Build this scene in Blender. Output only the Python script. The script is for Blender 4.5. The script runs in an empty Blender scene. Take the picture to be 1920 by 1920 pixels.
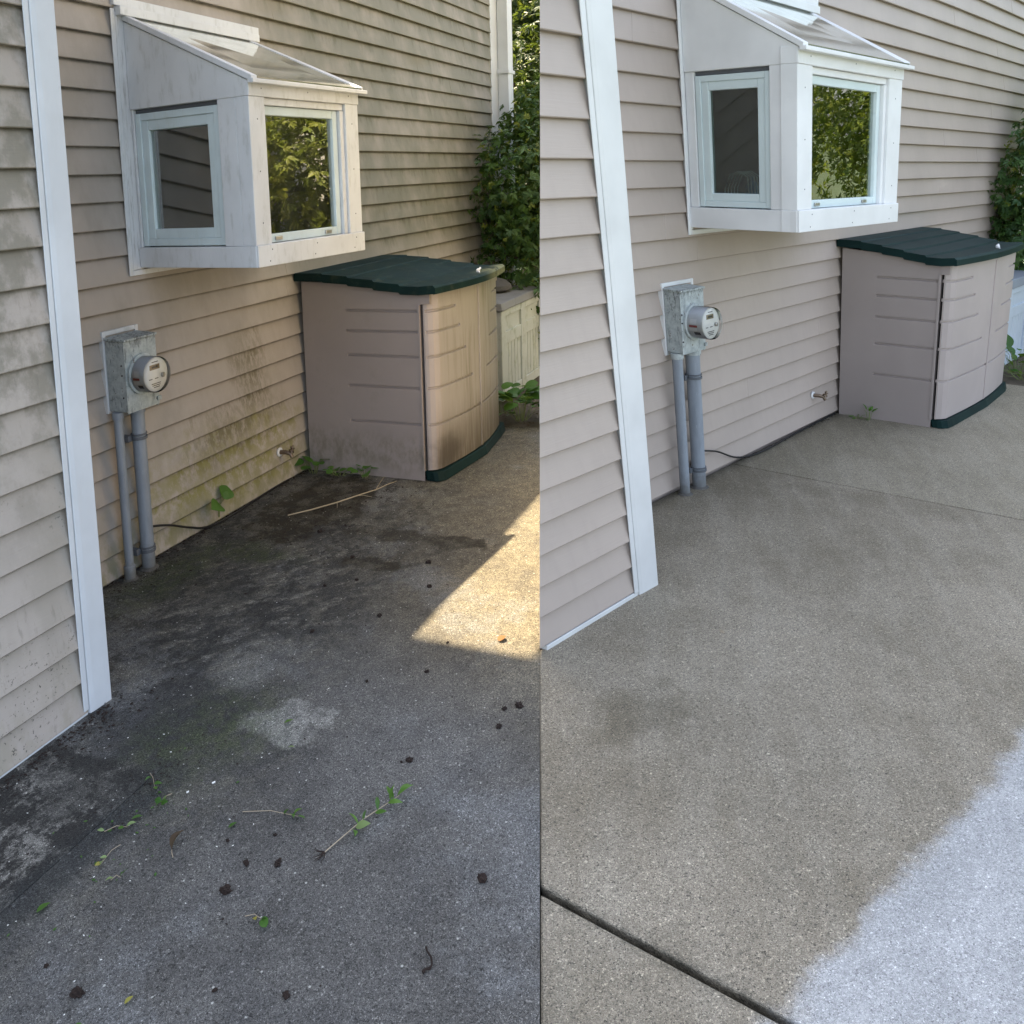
import bpy, bmesh, math, random
import numpy as np
from mathutils import Vector, Matrix
random.seed(7); rng = np.random.default_rng(7)
sc = bpy.context.scene
COL = sc.collection

# ------------------------------------------------------------------ camera, sky, sun, exposure
cd = bpy.data.cameras.new('camera'); cam = bpy.data.objects.new('camera', cd); COL.objects.link(cam); sc.camera = cam
cd.sensor_width = 36.0; cd.lens = 1675/1920*36.0
cd.shift_x = -40/1920; cd.shift_y = -200/1920
cd.clip_start = 0.05; cd.clip_end = 400
cr, cu, cb = (0.99961,-0.00709,-0.027), (0.02791,0.25386,0.96684), (0.0,-0.96722,0.25396)
cam.matrix_world = Matrix(((cr[0],cu[0],cb[0],0),(cr[1],cu[1],cb[1],0),(cr[2],cu[2],cb[2],1.575),(0,0,0,1)))
CAM = np.array([0,0,1.575])

class Frame:
    """The axes of one yard: X along the house wall, Y out of it, Z up the wall, origin at the wall's foot."""
    def __init__(s, O, X, Y, Z):
        s.O = np.array(O); s.M = np.array([X,Y,Z]).T; s.I = np.linalg.inv(s.M)
    def w(s, l): return s.O + np.asarray(l, float) @ s.M.T
    def l(s, w): return (np.asarray(w, float) - s.O) @ s.I.T
FA = Frame([-1.6929,3.6599,-0.02422],[0.31965,0.94753,0.00268],[0.91391,-0.40516,0.02492],[0.0088,0.12898,0.99161])
FB = Frame([0.87263,4.39994,0.01245],[0.66537,0.74641,-0.01237],[0.81769,-0.57518,-0.02347],[-0.09832,-0.17833,0.97905])
FW = Frame([0,0,0],[1,0,0],[0,1,0],[0,0,1])

SUN_D = FA.M @ np.array([-0.07, 1.21, -3.35]); SUN_D /= np.linalg.norm(SUN_D)      # where the sunlight travels
sd = -SUN_D; elev = math.asin(sd[2]); azim = math.atan2(sd[0], sd[1])
W = bpy.data.worlds.new("World"); sc.world = W; W.use_nodes = True
nt = W.node_tree; sky = nt.nodes.new('ShaderNodeTexSky'); sky.sky_type = 'NISHITA'; sky.sun_disc = False
sky.sun_elevation = elev; sky.sun_rotation = azim; sky.air_density = 1.0; sky.dust_density = 2.5; sky.ozone_density = 1.0
bg = nt.nodes['Background']; hs = nt.nodes.new('ShaderNodeHueSaturation'); hs.inputs['Saturation'].default_value = .62      # saturation cut to make the sky light less blue
nt.links.new(sky.outputs[0], hs.inputs['Color']); nt.links.new(hs.outputs[0], bg.inputs[0]); bg.inputs[1].default_value = 0.15
ld = bpy.data.lights.new('sun', 'SUN'); sun = bpy.data.objects.new('sun', ld); COL.objects.link(sun)
ld.energy = 4.3; ld.angle = math.radians(0.53); ld.color = (1.0, 0.82, 0.56)
sun.rotation_euler = Vector(SUN_D).to_track_quat('-Z', 'Y').to_euler(); sun.location = (0,0,12)
vs = sc.view_settings; vs.view_transform = 'Standard'; vs.look = 'None'; vs.exposure = 2.15; vs.gamma = 1.0; vs.use_curve_mapping = False

# ------------------------------------------------------------------ node helpers
class NB:
    def __init__(s, name):
        s.m = bpy.data.materials.new(name); s.m.use_nodes = True; s.t = s.m.node_tree; s.t.nodes.clear()
        s.out = s.t.nodes.new('ShaderNodeOutputMaterial')
    def n(s, typ, ins=None, **props):
        nd = s.t.nodes.new('ShaderNode'+typ)
        for k, v in props.items(): setattr(nd, k, v)
        for k, v in (ins or {}).items():
            sk = nd.inputs[k]
            if isinstance(v, bpy.types.NodeSocket): s.t.links.new(v, sk)
            else: sk.default_value = v
        return nd
    def loc(s, sc=None):
        o = s.n('Attribute', attribute_name='loc').outputs['Vector']
        if sc is not None: o = s.n('VectorMath', {0:o, 1:sc}, operation='MULTIPLY').outputs[0]
        return o
    def noise(s, vec, scale, det=4.0, rough=0.55, dist=0.0):
        return s.n('TexNoise', {'Vector':vec,'Scale':scale,'Detail':det,'Roughness':rough,'Distortion':dist}).outputs[0]
    def vor(s, vec, scale, out='Color', **k):
        return s.n('TexVoronoi', {'Vector':vec,'Scale':scale}, **k).outputs[out]
    def math(s, op, a, b=0.0, c=None, clamp=False):
        d = {0:a, 1:b}
        if c is not None: d[2] = c
        return s.n('Math', d, operation=op, use_clamp=clamp).outputs[0]
    def rng(s, v, a, b, c=0.0, d=1.0, smooth=True):
        return s.n('MapRange', {0:v,1:a,2:b,3:c,4:d}, interpolation_type='SMOOTHSTEP' if smooth else 'LINEAR').outputs[0]
    def mix(s, f, a, b, blend='MIX'):
        nd = s.n('Mix', None, data_type='RGBA', blend_type=blend)
        for i, v in ((0,f),(6,a),(7,b)):
            if isinstance(v, bpy.types.NodeSocket): s.t.links.new(v, nd.inputs[i])
            else: nd.inputs[i].default_value = v if i == 0 else (*v[:3], 1)
        return nd.outputs[2]
    def sep(s, vec):
        return s.n('SeparateXYZ', {0:vec}).outputs
    def blob(s, p, c, r, soft=0.5, wob=0.35, wsc=6.0):
        """soft patch round c with radii r in yard coordinates, its outline broken by noise"""
        d = s.n('VectorMath', {0:p, 1:c}, operation='SUBTRACT').outputs[0]
        d = s.n('VectorMath', {0:d, 1:[1/x for x in r]}, operation='MULTIPLY').outputs[0]
        l = s.n('VectorMath', {0:d}, operation='LENGTH').outputs['Value']
        w = s.math('MULTIPLY', s.math('SUBTRACT', s.noise(p, wsc, 5), 0.5), 2*wob*2)
        return s.rng(s.math('ADD', l, w), 1+soft, 1-soft)
    def bump(s, h, strength, dist=0.01):
        return s.n('Bump', {'Height':h,'Strength':strength,'Distance':dist}).outputs[0]
    def bsdf(s, col, rough=0.5, normal=None, spec=0.5, **extra):
        d = {'Base Color': col if isinstance(col, bpy.types.NodeSocket) else (*col[:3],1), 'Roughness':rough, 'Specular IOR Level':spec}
        if normal is not None: d['Normal'] = normal
        d.update(extra)
        b = s.n('BsdfPrincipled', d); s.t.links.new(b.outputs[0], s.out.inputs[0]); return b

def mk_siding(name, dirty, base, z0, e):
    b = NB(name); p = b.loc()
    x, y, z = b.sep(p)
    n1 = b.noise(p, 1.3, 4); n2 = b.noise(b.loc((9,9,1.2)), 3.0, 5); n3 = b.noise(b.loc((3,3,60)), 3.0, 4)
    col = b.mix(b.rng(n1, .35, .65), [c*.95 for c in base], [c*1.05 for c in base])
    col = b.mix(b.math('MULTIPLY', b.rng(n2, .45, .7), .10), col, [c*.72 for c in base])
    fz = b.math('FRACT', b.math('MULTIPLY', b.math('SUBTRACT', z, z0+.001), 1/e))
    row = b.math('FLOOR', b.math('MULTIPLY', b.math('SUBTRACT', z, z0+.001), 1/e))
    pb = b.n('VectorMath', {0:p, 1:b.n('CombineXYZ', {0:b.math('MULTIPLY', row, 3.71), 1:0.0, 2:0.0}).outputs[0]}, operation='ADD').outputs[0]      # every board weathers on its own
    sc_ = lambda v: b.n('VectorMath', {0:pb, 1:v}, operation='MULTIPLY').outputs[0]
    col = b.mix(b.math('MULTIPLY', b.rng(b.noise(sc_((.5,.5,.3)), 1.2, 3), .35, .65), .10 if dirty else .06), col, [c*.80 for c in base])
    if dirty:
        col = b.mix(b.math('MULTIPLY', b.rng(b.noise(b.loc((2.2,2.2,1.0)), 2.2, 6, .65), .40, .66), .36), col, (.23,.215,.17))
        # grey green film high up beyond the window
        film = b.math('MULTIPLY', b.rng(x, .55, 1.4), b.rng(z, .8, 1.3))
        film = b.math('MULTIPLY', film, b.rng(b.noise(sc_((1.2,1.2,.8)), 3.0, 6, .6), .28, .60, .45, 1.0))
        col = b.mix(film, col, (.180,.176,.138))
        col = b.mix(b.math('MULTIPLY', film, b.math('MULTIPLY', b.rng(b.noise(sc_((5,5,1.4)), 2.0, 7, .72), .48, .64), b.rng(fz, .15, .95, .15, .85))), col, (.105,.105,.062))
        # shade side smudge where the wall meets the hedge is left to the light; moss low on the wall
        alg = b.blob(p, (.55,0,.22), (.62,1,.22), .5, .5, 7)
        alg = b.math('MULTIPLY', alg, b.math('MULTIPLY', b.rng(b.noise(sc_((6,6,5)), 3.0, 8, .74), .40, .56), b.rng(fz, .0, .9, .45, 1.0)))
        col = b.mix(b.math('MULTIPLY', alg, .88), col, (.215,.205,.055))
        low = b.math('MULTIPLY', b.rng(z, .30, .02), b.rng(b.noise(b.loc((5,5,3)), 3.0, 6, .65), .40, .6))
        col = b.mix(b.math('MULTIPLY', b.math('MULTIPLY', low, b.rng(y, .35, .5, 1.0, .35)), .60), col, (.17,.165,.07))
        mold = b.math('MAXIMUM', b.blob(p, (.76,0,.60), (.13,1,.24), .8, .6, 6), b.blob(p, (.58,0,.40), (.34,1,.12), .8, .6, 6))
        mold = b.math('MULTIPLY', mold, b.math('ADD', b.math('MULTIPLY', b.rng(b.noise(sc_((26,26,9)), 1.6, 8, .78), .42, .56), .85), .15))
        mold = b.math('MULTIPLY', mold, b.rng(fz, .0, .85, .50, 1.0))
        col = b.mix(b.math('MULTIPLY', mold, .78), col, (.115,.098,.045))
        # splashed grit on the near wall
        wing = b.rng(y, .4, .5)
        g = b.math('MULTIPLY', b.rng(b.noise(p, 85, 3, .7), .60, .68), b.rng(b.noise(p, 3.4, 3), .42, .62))
        g = b.math('MULTIPLY', b.math('MULTIPLY', g, wing), b.rng(z, 1.9, .1, .25, .85))
        col = b.mix(g, col, (.06,.055,.045))
        gr = b.math('MULTIPLY', wing, b.math('MULTIPLY', b.rng(z, .35, 1.1), b.rng(b.noise(b.loc((4,4,3)), 2.4, 6, .65), .42, .62)))
        col = b.mix(b.math('MULTIPLY', gr, .72), col, (.170,.158,.122))
        run = b.math('MULTIPLY', wing, b.math('MULTIPLY', b.rng(b.noise(b.loc((26,26,1.6)), 2.0, 6, .7), .55, .70), b.rng(b.noise(p, 2.6, 4), .40, .60)))
        col = b.mix(b.math('MULTIPLY', run, .36), col, (.12,.112,.088))
    # lap lines: real grime on dirty siding, painted gap shadow on the clean one
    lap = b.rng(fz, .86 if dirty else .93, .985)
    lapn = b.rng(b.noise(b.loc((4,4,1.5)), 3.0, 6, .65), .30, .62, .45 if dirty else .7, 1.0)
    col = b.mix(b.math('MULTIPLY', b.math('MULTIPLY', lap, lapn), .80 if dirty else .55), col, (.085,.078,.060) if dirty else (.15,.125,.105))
    nrm = b.bump(b.math('ADD', b.math('MULTIPLY', n3, .6), b.math('MULTIPLY', n1, 1.5)), .25, .004)
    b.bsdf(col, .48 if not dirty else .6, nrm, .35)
    return b.m

def mk_plain(name, col, rough=.45, grime=None, gcol=(.2,.19,.16), gsc=(6,6,1.5), bump=0.0, spec=.5, metal=0.0):
    b = NB(name); p = b.loc()
    n1 = b.noise(p, 4, 4)
    c = b.mix(b.rng(n1, .3, .7), [v*.93 for v in col], [min(1,v*1.05) for v in col])
    if grime:
        n2 = b.noise(b.loc(gsc), 3.2, 7, .68)
        c = b.mix(b.math('MULTIPLY', b.rng(n2, .50, .70), grime), c, gcol)
    nrm = b.bump(b.noise(p, 60, 3), bump, .004) if bump else None
    b.bsdf(c, rough, nrm, spec, Metallic=metal)
    return b.m

def speckle(b, p, sc_, dark, light, amt_d, amt_l):
    """fine aggregate: returns (colour multiplier, height)"""
    cell = b.vor(p, sc_); v = b.sep(cell)[0]
    d = b.vor(p, sc_, 'Distance')
    m = b.math('ADD', b.rng(v, 0, 1, .80, 1.20, False), b.math('MULTIPLY', b.rng(v, 1-amt_l, 1-amt_l*.6), light))
    m = b.math('MULTIPLY', m, b.rng(v, amt_d*.6, amt_d, dark, 1.0))
    return m, d

def mk_clean_slab():
    b = NB('washed_concrete'); p = b.loc(); x, y, z = b.sep(p)
    m1, d1 = speckle(b, p, 380, .34, .62, .06, .05); m2, d2 = speckle(b, p, 760, .62, .32, .2, .2)
    m3, _ = speckle(b, p, 190, .60, .45, .012, .02)
    big = b.noise(p, 1.6, 5, .6); med = b.noise(p, 9, 5, .6)
    wet = b.mix(b.rng(big, .32, .68), (.170,.148,.108), (.240,.212,.163))
    wet = b.mix(b.math('MULTIPLY', b.rng(med, .35, .7), .25), wet, (.285,.255,.203))
    # still damp: along the wall foot and some patches on the way out
    damp = b.rng(b.math('ADD', y, b.math('MULTIPLY', big, .6)), 1.05, .30)
    damp = b.math('MAXIMUM', damp, b.math('MULTIPLY', b.blob(p, (-2.05,.95,0), (.17,.12,1), .6, .6, 9), 1.0))
    damp = b.math('MAXIMUM', damp, b.math('MULTIPLY', b.blob(p, (.13,.75,0), (.12,.45,1), .7, .3, 6), .75))
    damp = b.math('MAXIMUM', damp, b.math('MULTIPLY', b.blob(p, (-.30,.75,0), (.6,.45,1), .7, .35, 4), .40))
    wet = b.mix(b.math('MULTIPLY', damp, .66), wet, (.110,.094,.062))
    # the far slab is a touch browner
    wet = b.mix(b.math('MULTIPLY', b.rng(x, .27, .29), .35), wet, (.225,.205,.150))
    jd = b.rng(b.math('ABSOLUTE', b.math('ADD', x, 2.772)), .035, .006)
    wet = b.mix(b.math('MULTIPLY', b.math('MULTIPLY', jd, b.rng(b.noise(p, 30, 6, .7), .38, .62)), .7), wet, (.06,.055,.04))
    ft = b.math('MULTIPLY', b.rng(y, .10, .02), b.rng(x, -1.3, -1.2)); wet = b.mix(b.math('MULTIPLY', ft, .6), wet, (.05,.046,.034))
    wet = b.mix(b.math('MULTIPLY', b.rng(b.noise(b.loc((1,2.2,1)), 4.5, 8, .7), .55, .72), .30), wet, (.135,.122,.090))
    dry = b.mix(b.rng(med, .3, .7), (.315,.322,.322), (.378,.385,.385))
    e = b.math('SUBTRACT', y, b.math('ADD', b.math('MULTIPLY', x, .10), 1.990))
    e = b.math('ADD', e, b.math('MULTIPLY', b.math('SUBTRACT', b.noise(p, 7, 6, .65), .5), .16))
    e = b.math('ADD', e, b.math('MULTIPLY', b.math('SUBTRACT', b.noise(p, 70, 2),   .5), .022))
    f = b.rng(e, -.022, .040)
    wand = b.rng(b.noise(b.n('VectorMath', {0:b.n('VectorRotate', {'Vector':p,'Angle':.55}, rotation_type='Z_AXIS').outputs[0],1:(.8,5,1)}, operation='MULTIPLY').outputs[0], 2.2, 5, .6), .40, .66)
    wet = b.mix(b.math('MULTIPLY', wand, .22), wet, (.32,.295,.240))
    col = b.mix(f, wet, dry)
    mul = b.math('MULTIPLY', b.math('MULTIPLY', m1, m2), m3)
    mul = b.math('ADD', b.math('MULTIPLY', mul, b.rng(f, 0, 1, .95, .62)), b.rng(f, 0, 1, .05, .38))
    col = b.mix(1.0, col, b.n('CombineColor', {0:mul,1:mul,2:mul}).outputs[0], 'MULTIPLY')
    h = b.math('ADD', b.math('MULTIPLY', d1, 1.0), b.math('MULTIPLY', med, .5))
    b.bsdf(col, b.rng(f, 0, 1, .62, .9), b.bump(h, .45, .004), .35)
    return b.m

def mk_dirty_slab():
    b = NB('grimy_concrete'); p = b.loc(); x, y, z = b.sep(p)
    m1, d1 = speckle(b, p, 430, .55, .70, .16, .10); m2, d2 = speckle(b, p, 900, .6, .4, .25, .22)
    m3, _ = speckle(b, p, 190, .6, .7, .02, .02)
    st = b.loc((1.0,2.6,1.0))
    n1 = b.noise(p, 2.0, 6, .62); n2 = b.noise(st, 5.0, 8, .70); n3 = b.noise(p, 22, 6, .72); rot = b.n('VectorRotate', {'Vector':p,'Angle':-.707}, rotation_type='Z_AXIS').outputs[0]
    n4 = b.noise(b.n('VectorMath', {0:rot,1:(1.9,3.9,1)}, operation='MULTIPLY').outputs[0], 3.2, 9, .74)
    col = b.mix(b.rng(n1, .30, .70), (.071,.069,.065), (.130,.127,.119))
    # warm cleaner concrete further out and back
    warm = b.math('MULTIPLY', b.rng(b.math('ADD', x, b.math('MULTIPLY', y, .55)), .15, .95), b.rng(y, .5, 1.05))
    col = b.mix(b.math('MULTIPLY', warm, .85), col, b.mix(b.rng(n3, .35, .65), (.120,.104,.072), (.185,.160,.112)))
    # pale worn patches
    pale = b.math('MAXIMUM', b.math('MULTIPLY', b.blob(p, (-.83,1.31,0), (.095,.12,1), .28, .85, 8), b.rng(n3, .34, .54, .25, 1)), b.math('MULTIPLY', b.blob(p, (-.60,1.0,0), (.16,.10,1), .6, .6, 8), .55))
    pale = b.math('MAXIMUM', pale, b.math('MULTIPLY', b.blob(p, (-.20,.75,0), (.5,.30,1), .6, .7, 9), b.rng(n4, .50, .63, 0, .55)))
    # black film over the part by the wall
    film = b.math('MULTIPLY', b.rng(b.math('ADD', y, b.math('MULTIPLY', b.math('SUBTRACT', n1, .5), 1.1)), 1.62, .95), b.rng(x, -1.75, -1.05))
    film = b.math('MULTIPLY', film, b.rng(n2, .30, .52, .45, 1.0))
    film = b.math('MULTIPLY', film, b.rng(x, 1.3, .5, .35, 1))
    col = b.mix(b.math('MULTIPLY', film, .86), col, (.030,.031,.030))
    fl = b.math('MULTIPLY', b.math('MULTIPLY', film, b.rng(n4, .47, .64)), b.rng(n3, .32, .58))
    col = b.mix(b.math('MULTIPLY', fl, .55), col, (.165,.152,.118))
    scr = b.math('MULTIPLY', b.rng(b.math('ABSOLUTE', b.math('SUBTRACT', n4, .56)), .012, .002), b.math('MULTIPLY', film, b.rng(n3, .50, .62)))
    col = b.mix(b.math('MULTIPLY', scr, .6), col, (.30,.29,.25))
    drk = b.math('MULTIPLY', b.rng(n4, .44, .30), b.rng(y, 1.9, .9))
    col = b.mix(b.math('MULTIPLY', drk, .65), col, (.026,.026,.024))
    # short cross crack that runs out from the wall and is silted up further on
    ck = b.math('SUBTRACT', x, b.math('ADD', b.math('ADD', .185, b.math('MULTIPLY', y, .07)), b.math('MULTIPLY', b.math('SUBTRACT', b.noise(p, 14, 4), .5), .02)))
    ck = b.math('MULTIPLY', b.rng(b.math('ABSOLUTE', ck), .006, .001), b.rng(y, .62, .40))
    col = b.mix(b.math('MULTIPLY', ck, .8), col, (.02,.02,.018))
    col = b.mix(b.math('MULTIPLY', b.rng(b.noise(p, 3.3, 6, .65), .47, .70), .45), col, (.045,.046,.048))
    col = b.mix(b.math('MULTIPLY', b.rng(b.noise(p, 1.1, 7, .68), .50, .60), .50), col, (.165,.17,.172))
    col = b.mix(b.math('MULTIPLY', pale, .62), col, (.31,.31,.285))
    # wet brown mulch stain by the shed
    damp = b.math('MAXIMUM', b.blob(p, (.72,.40,0), (.42,.25,1), .22, .55, 7), b.math('MULTIPLY', b.blob(p, (.52,1.08,0), (.07,.30,1), .22, .7, 9), .9))
    damp = b.math('MAXIMUM', damp, b.math('MAXIMUM', b.blob(p, (.54,1.31,0), (.05,.12,1), .2, .6, 11), b.blob(p, (.22,1.02,0), (.05,.16,1), .25, .8, 12)))
    damp = b.math('MULTIPLY', damp, b.rng(n3, .26, .44, .25, 1))
    col = b.mix(b.math('MULTIPLY', damp, .88), col, (.022,.018,.010))
    mould = b.math('MULTIPLY', b.rng(b.noise(p, 8.5, 10, .80), .515, .555), b.rng(b.math('ADD', y, b.math('MULTIPLY', b.math('SUBTRACT', n1, .5), .9)), 1.25, .75))
    col = b.mix(b.math('MULTIPLY', mould, .72), col, (.020,.020,.018))
    crumb = b.math('MULTIPLY', b.rng(b.noise(p, 48, 6, .75), .60, .635), b.rng(b.noise(p, 4.0, 5, .6), .47, .60))
    col = b.mix(b.math('MULTIPLY', crumb, b.rng(y, 1.9, 1.0, .0, .85)), col, (.016,.013,.010))
    spots = b.math('MULTIPLY', b.rng(b.noise(p, 26, 4, .6), .64, .72), b.rng(n1, .40, .6))
    col = b.mix(b.math('MULTIPLY', spots, .55), col, (.03,.026,.018))
    bl2 = b.math('MULTIPLY', b.rng(b.noise(p, 5.5, 9, .76), .47, .60), b.rng(y, 1.75, 1.0))
    col = b.mix(b.math('MULTIPLY', bl2, .42), col, (.135,.128,.105))
    sm = b.blob(p, (-.95,.93,0), (.22,.20,1), .6, .35, 5)
    col = b.mix(b.math('MULTIPLY', sm, .70), col, (.036,.037,.038))
    moss = b.math('MAXIMUM', b.blob(p, (-.15,.22,0), (.30,.12,1), .6, .6, 8), b.blob(p, (-.97,1.12,0), (.22,.16,1), .8, .5, 6))
    moss = b.math('MAXIMUM', moss, b.blob(p, (.16,.42,0), (.08,.20,1), .6, .6, 9))
    col = b.mix(b.math('MULTIPLY', b.math('MULTIPLY', moss, b.rng(n3, .35, .6)), .62), col, (.045,.062,.022))
    # apron next to the near wall: paler with black blotches
    ap = b.math('MULTIPLY', b.rng(y, 1.090, 1.086), b.rng(x, -1.13, -1.17))
    apc = b.mix(b.rng(b.noise(p, 9, 10, .80), .46, .56), (.026,.025,.023), (.205,.198,.178))
    apc = b.mix(b.math('MULTIPLY', b.rng(b.noise(p, 3.5, 6, .65), .45, .58), .75), apc, (.030,.030,.028))
    col = b.mix(b.math('MULTIPLY', ap, .92), col, apc)
    edge = b.math('MULTIPLY', b.rng(b.math('ABSOLUTE', b.math('SUBTRACT', b.math('ADD', y, b.math('MULTIPLY', b.math('SUBTRACT', n3, .5), .12)), 1.115)), .10, .01), b.rng(x, -1.0, -1.3))
    col = b.mix(b.math('MULTIPLY', edge, .75), col, (.026,.029,.030))
    # bits of grit and white flecks
    fleck = b.math('GREATER_THAN', b.sep(b.vor(p, 95))[1], .986)
    fleck = b.math('MULTIPLY', fleck, b.rng(b.vor(p, 95, 'Distance'), .36, .18))
    mul = b.math('MULTIPLY', b.math('MULTIPLY', m1, m2), m3)
    col = b.mix(1.0, col, b.n('CombineColor', {0:mul,1:mul,2:mul}).outputs[0], 'MULTIPLY')
    col = b.mix(b.math('MULTIPLY', fleck, .75), col, (.5,.5,.46))
    h = b.math('ADD', d1, b.math('MULTIPLY', n3, .8))
    b.bsdf(col, .85, b.bump(h, .55, .004), .3)
    return b.m

def mk_leaf(name, c1, c2, trans=.35, rough=.45):
    b = NB(name); r = b.n('Attribute', attribute_name='rnd').outputs['Fac']
    col = b.mix(r, c1, c2)
    d = b.n('BsdfPrincipled', {'Base Color':col, 'Roughness':rough, 'Specular IOR Level':.4})
    t = b.n('BsdfTranslucent', {'Color':b.mix(.5, col, (.25,.33,.03))})
    mx = b.n('MixShader', {0:trans, 1:d.outputs[0], 2:t.outputs[0]}); b.t.links.new(mx.outputs[0], b.out.inputs[0])
    return b.m

def mk_glass(name, tint, refl=1.0, dust=0.0, wave=.03, rough=.006):
    b = NB(name); p = b.loc()
    fr = b.n('Fresnel', {'IOR':1.52}).outputs[0]
    f = b.math('MULTIPLY', b.math('ADD', fr, .015), refl, clamp=True)
    tr = b.n('BsdfTransparent', {'Color':(*tint,1)})
    gl = b.n('BsdfGlossy', {'Color':(.95,.97,.95,1), 'Roughness':rough, 'Normal':b.bump(b.noise(p, 3.0, 2), wave, .01)})
    mx = b.n('MixShader', {0:f, 1:tr.outputs[0], 2:gl.outputs[0]}).outputs[0]
    if dust:
        df = b.n('BsdfDiffuse', {'Color':(.55,.56,.52,1)})
        mx = b.n('MixShader', {0:b.rng(b.noise(p, 7, 6, .7), .3, .75, dust*.3, dust), 1:mx, 2:df.outputs[0]}).outputs[0]
    b.t.links.new(mx, b.out.inputs[0]); return b.m

def mk_galv(name, rust):
    b = NB(name); p = b.loc(); z_ = b.sep(p)[2]
    n = b.noise(p, 30, 7, .7); n2 = b.noise(b.loc((1,1,.25)), 40, 6, .7)
    col = b.mix(b.rng(n, .35, .65), (.30,.335,.335), (.43,.47,.465))
    col = b.mix(b.math('MULTIPLY', b.rng(n2, .56, .62), rust), col, (.13,.145,.15))
    col = b.mix(b.math('MULTIPLY', b.rng(b.noise(p, 52, 3), .66, .70), .8), col, (.10,.055,.03))
    chip = b.math('MULTIPLY', b.rng(b.noise(b.loc((1,1,.45)), 75, 5, .75), .50, .56), b.math('ADD', b.rng(b.math('FRACT', b.math('MULTIPLY', b.math('SUBTRACT', z_, .665 if rust > .6 else .717), 2.94)), .80, .98), b.rng(b.noise(p, 9, 4), .60, .72)), clamp=True)
    col = b.mix(b.math('MULTIPLY', chip, .75), col, (.105,.11,.105))
    b.bsdf(col, .6, b.bump(n, .2, .003), .4); return b.m

M = {}
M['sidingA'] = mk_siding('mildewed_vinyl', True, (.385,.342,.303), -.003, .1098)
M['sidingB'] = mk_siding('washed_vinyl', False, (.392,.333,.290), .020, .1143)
M['trimA'] = mk_plain('weathered_white_trim', (.62,.635,.65), .45, .42, (.36,.37,.34), (9,9,2.6))
M['trimB'] = mk_plain('clean_white_trim', (.70,.71,.715), .4)
M['cornerA'] = mk_plain('white_corner_vinyl_worn', (.56,.59,.62), .4, .12, (.4,.4,.38))
M['cornerB'] = mk_plain('white_corner_vinyl', (.60,.61,.605), .4)
M['sash'] = mk_plain('sash_vinyl', (.58,.67,.68), .35)
M['sashA'] = mk_plain('sash_vinyl_worn', (.55,.64,.66), .4, .25, (.38,.42,.36), (9,9,2))
M['caulk'] = mk_plain('cracked_caulk', (.60,.61,.62), .8, .7, (.25,.24,.22), (30,30,2.5), .3)
M['slabA'] = mk_dirty_slab(); M['slabB'] = mk_clean_slab()
M['dark'] = mk_plain('painted_room_dark', (.022,.020,.020), .9)
M['room'] = mk_plain('room_white', (.35,.36,.35), .6)
M['soil'] = mk_plain('soil', (.085,.068,.048), .95, .6, (.02,.016,.012), (8,8,8), .8)
M['glassA'] = mk_glass('window_glass_dusty', (.86,.92,.90), 3.4, .03); M['glassB'] = mk_glass('window_glass', (.66,.72,.70), 2.4)
M['flankB'] = mk_glass('flank_glass', (.62,.68,.66), 1.1)
M['roofglass'] = mk_glass('roof_glass', (.34,.40,.38), 1.9, .20, 0.0, .07)
M['galvA'] = mk_galv('galvanised_weathered', .75); M['galvB'] = mk_galv('galvanised', .55)
def mk_pvc():
    b = NB('grey_conduit'); p = b.loc(); z = b.sep(p)[2]
    c = b.mix(b.rng(b.noise(b.loc((9,9,2)), 3, 6, .65), .35, .7), (.250,.280,.315), (.205,.230,.262))
    c = b.mix(b.math('MULTIPLY', b.rng(b.noise(b.loc((60,60,9)), 2, 5, .7), .60, .70), .5), c, (.36,.39,.42))
    c = b.mix(b.math('MULTIPLY', b.rng(b.math('ADD', z, b.math('MULTIPLY', b.noise(p, 24, 6, .7), .16)), .22, .06), .75), c, (.10,.095,.08))
    b.bsdf(c, .5, b.bump(b.noise(p, 90, 3), .1, .002), .4); return b.m
M['pvc'] = mk_pvc()
M['strap'] = mk_plain('strap_grey', (.10,.11,.125), .55)
M['black'] = mk_plain('black_rubber', (.012,.012,.013), .5)
M['dial'] = mk_plain('dial_white', (.72,.72,.70), .35)
M['drum'] = mk_plain('meter_drum_grey', (.62,.64,.66), .3)
M['amber'] = mk_plain('display_brown', (.20,.15,.09), .3)
M['ink'] = mk_plain('ink', (.03,.03,.035), .5)
M['red'] = mk_plain('red_print', (.35,.06,.05), .5)
M['paper'] = mk_plain('paper_white', (.75,.76,.78), .5)
M['steel'] = mk_plain('brushed_metal', (.45,.44,.42), .35, metal=.9)
M['brass'] = mk_plain('aged_brass', (.20,.15,.11), .4, .5, (.12,.10,.08), (30,30,30), metal=.7)
def mk_dome():
    b = NB('meter_glass'); fr = b.n('Fresnel', {'IOR':1.45}).outputs[0]
    mx = b.n('MixShader', {0:b.math('MULTIPLY', fr, 1.2, clamp=True), 1:b.n('BsdfTransparent', {'Color':(.96,.97,.97,1)}).outputs[0], 2:b.n('BsdfGlossy', {'Roughness':.03}).outputs[0]})
    b.t.links.new(mx.outputs[0], b.out.inputs[0]); return b.m
M['dome'] = mk_dome()
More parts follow.
